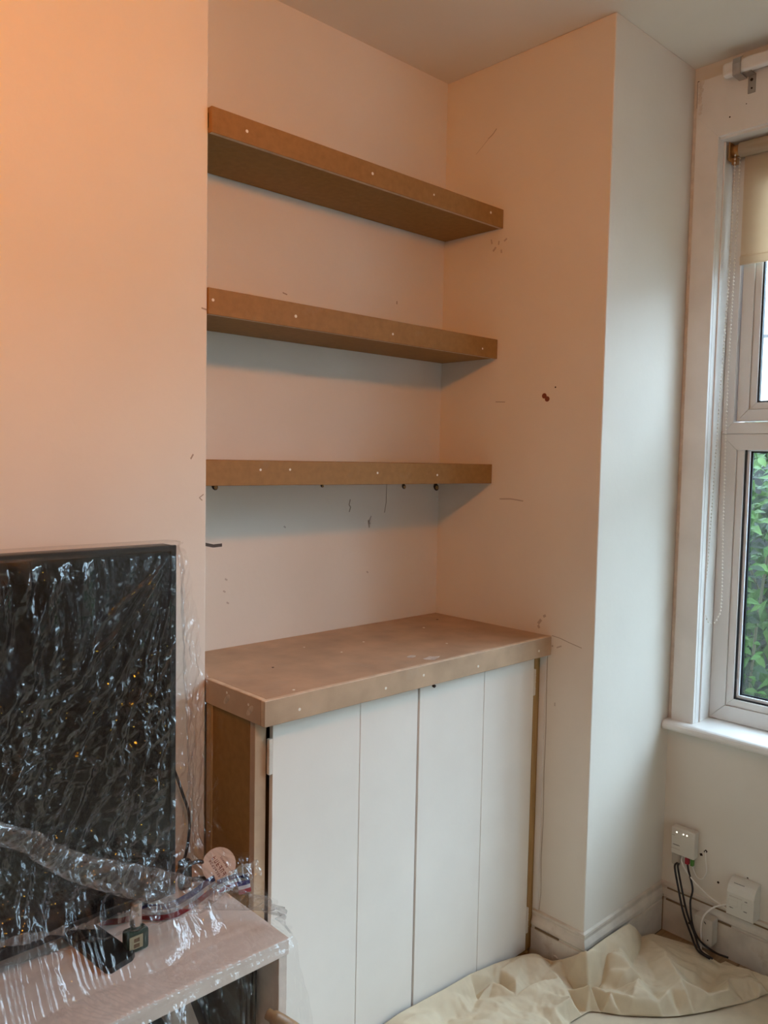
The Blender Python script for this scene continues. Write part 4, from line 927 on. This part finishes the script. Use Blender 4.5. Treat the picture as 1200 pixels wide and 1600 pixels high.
pb = empty('power_unit', (BX, -0.835, 0.16)); tag(pb, 'white wall box with a curved lid, mounted just above the skirting', 'power box')
yL, yR = -0.798, -0.874
prof = [(BX - 0.0006, 0.250), (BX - 0.016, 0.250), (BX - 0.030, 0.243), (BX - 0.040, 0.231), (BX - 0.045, 0.216), (BX - 0.045, 0.152), (BX - 0.0006, 0.150)]
MB().prism(prof, 'y', yR, yL).build('case', 'box', pb)
fx = BX - 0.0453
mb = MB()
dashes(pb, fx, -0.823, 0.036, 0.207, 0.0032, 10, 'scuff'); dashes(pb, fx, -0.852, 0.008, 0.205, 0.0030, 3)
dashes(pb, fx, -0.812, 0.012, 0.174, 0.0032, 4); dashes(pb, fx, -0.851, 0.010, 0.176, 0.0030, 4)
M['cardedge'] = M['scuff']
fr = MB()
for (a, b, c, d_) in ((-0.829, -0.803, 0.197, 0.1975), (-0.829, -0.803, 0.180, 0.1805), (-0.829, -0.8285, 0.180, 0.1975), (-0.8035, -0.803, 0.180, 0.1975), (-0.841, -0.840, 0.180, 0.197), (-0.860, -0.840, 0.1965, 0.197)):
    fr.box(fx - 0.0003, fx + 0.0004, a, b, c, d_)
fr.build('printed_frame', 'boxdark', pb)
lm = bmesh.new()
for q in range(10):
    u = -0.812 - 0.003 * q; p0 = Vector((BX - 0.0318, u, 0.2425)); d1 = Vector((-0.010, 0, -0.012)).normalized()
    vs_ = [lm.verts.new(p0 + Vector((-0.0006, 0, 0.0006)) + d1 * a + Vector((0, b, 0))) for a, b in ((0, 0), (0.002, 0), (0.002, -0.0022), (0, -0.0022))]; lm.faces.new(vs_)
me = bpy.data.meshes.new('printed_text'); lm.to_mesh(me); lm.free(); link('printed_text', me, 'print', pb)

sk_ = empty('phone_socket', (BX, -0.735, 0.05)); tag(sk_, 'small white socket box fixed low on the skirting behind black leads', 'socket')
MB().box(BX - 0.052, BX - 0.0144, -0.764, -0.708, 0.036, 0.112, 0.003, 2).build('case', 'boxdark', sk_)
MB().disc((BX - 0.052, -0.752, 0.052), (-1, 0, 0), 0.0022, 0.0005, 8).build('screw_hole', 'hole', sk_)
MB().disc((BX - 0.052, -0.742, 0.100), (-1, 0, 0), 0.0018, 0.0005, 8, 2.5).build('printed_logo', 'print', sk_)
for pts, w_ in (([(-0.708, 0.288), (-0.714, 0.283)], 0.010), ([(-0.697, 0.275), (-0.699, 0.268)], 0.008), ([(-0.750, 0.209), (-0.755, 0.206)], 0.006), ([(-0.834, 0.2545), (-0.838, 0.2535)], 0.003)):
    plate('wall_hole', wall_window, pts, w_, 'hole', 'x', BX, -1)
def lead(name, pts, r_, mat, label, group=None):
    o = MB().tube(curve(pts, 8), r_, 8).build(name, mat); tag(o, label, 'cable', group or ('black leads by the skirting' if mat == 'cable' else 'white leads by the skirting')); return o
lead('black_lead', [(BX - 0.02, -0.640, z0 - 0.030), (BX - 0.038, -0.646, 0.225), (BX - 0.045, -0.663, 0.173), (BX - 0.060, -0.690, 0.113), (BX - 0.072, -0.722, 0.064), (BX - 0.080, -0.745, 0.030), (BX - 0.090, -0.785, 0.028)], 0.0030, 'cable', 'left black lead of the close pair running down to the dust sheet')
lead('black_lead', [(BX - 0.02, -0.634, z0 - 0.030), (BX - 0.044, -0.639, 0.225), (BX - 0.052, -0.656, 0.173), (BX - 0.067, -0.682, 0.113), (BX - 0.079, -0.714, 0.064), (BX - 0.086, -0.739, 0.030), (BX - 0.096, -0.780, 0.028)], 0.0030, 'cable', 'second black lead of the close pair, hugging the first one')
lead('black_lead', [(BX - 0.018, -0.665, z0 - 0.02), (BX - 0.030, -0.676, 0.222), (BX - 0.038, -0.694, 0.178), (BX - 0.045, -0.692, 0.136), (BX - 0.062, -0.711, 0.080), (BX - 0.066, -0.738, 0.048), (BX - 0.055, -0.776, 0.028), (BX - 0.048, -0.812, 0.026)], 0.0030, 'cable', 'single bent black lead from the red plug to the floor')
lead('white_lead', [(BX - 0.018, -0.650, z0 - 0.001), (BX - 0.026, -0.652, 0.238), (BX - 0.034, -0.684, 0.208), (BX - 0.036, -0.744, 0.174), (BX - 0.032, -0.796, 0.158)], 0.0020, 'whitecable', 'thin white lead slanting from the upper box to the lower box')
lead('white_lead', [(BX - 0.030, -0.797, 0.172), (BX - 0.050, -0.770, 0.160), (BX - 0.056, -0.752, 0.142), (BX - 0.057, -0.738, 0.118), (BX - 0.056, -0.733, 0.090), (BX - 0.056, -0.734, 0.055), (BX - 0.060, -0.737, 0.020)], 0.0024, 'whitecable', 'white lead arching in front of the skirting socket')
lead('white_lead', [(BX - 0.002, -0.711, 0.287), (BX - 0.008, -0.716, 0.264), (BX - 0.010, -0.720, 0.228), (BX - 0.010, -0.708, 0.203), (BX - 0.010, -0.692, 0.204), (BX - 0.012, -0.682, 0.222), (BX - 0.014, -0.6795, 0.237)], 0.0017, 'whitecable', 'very thin looped white lead coming from the wall hole')
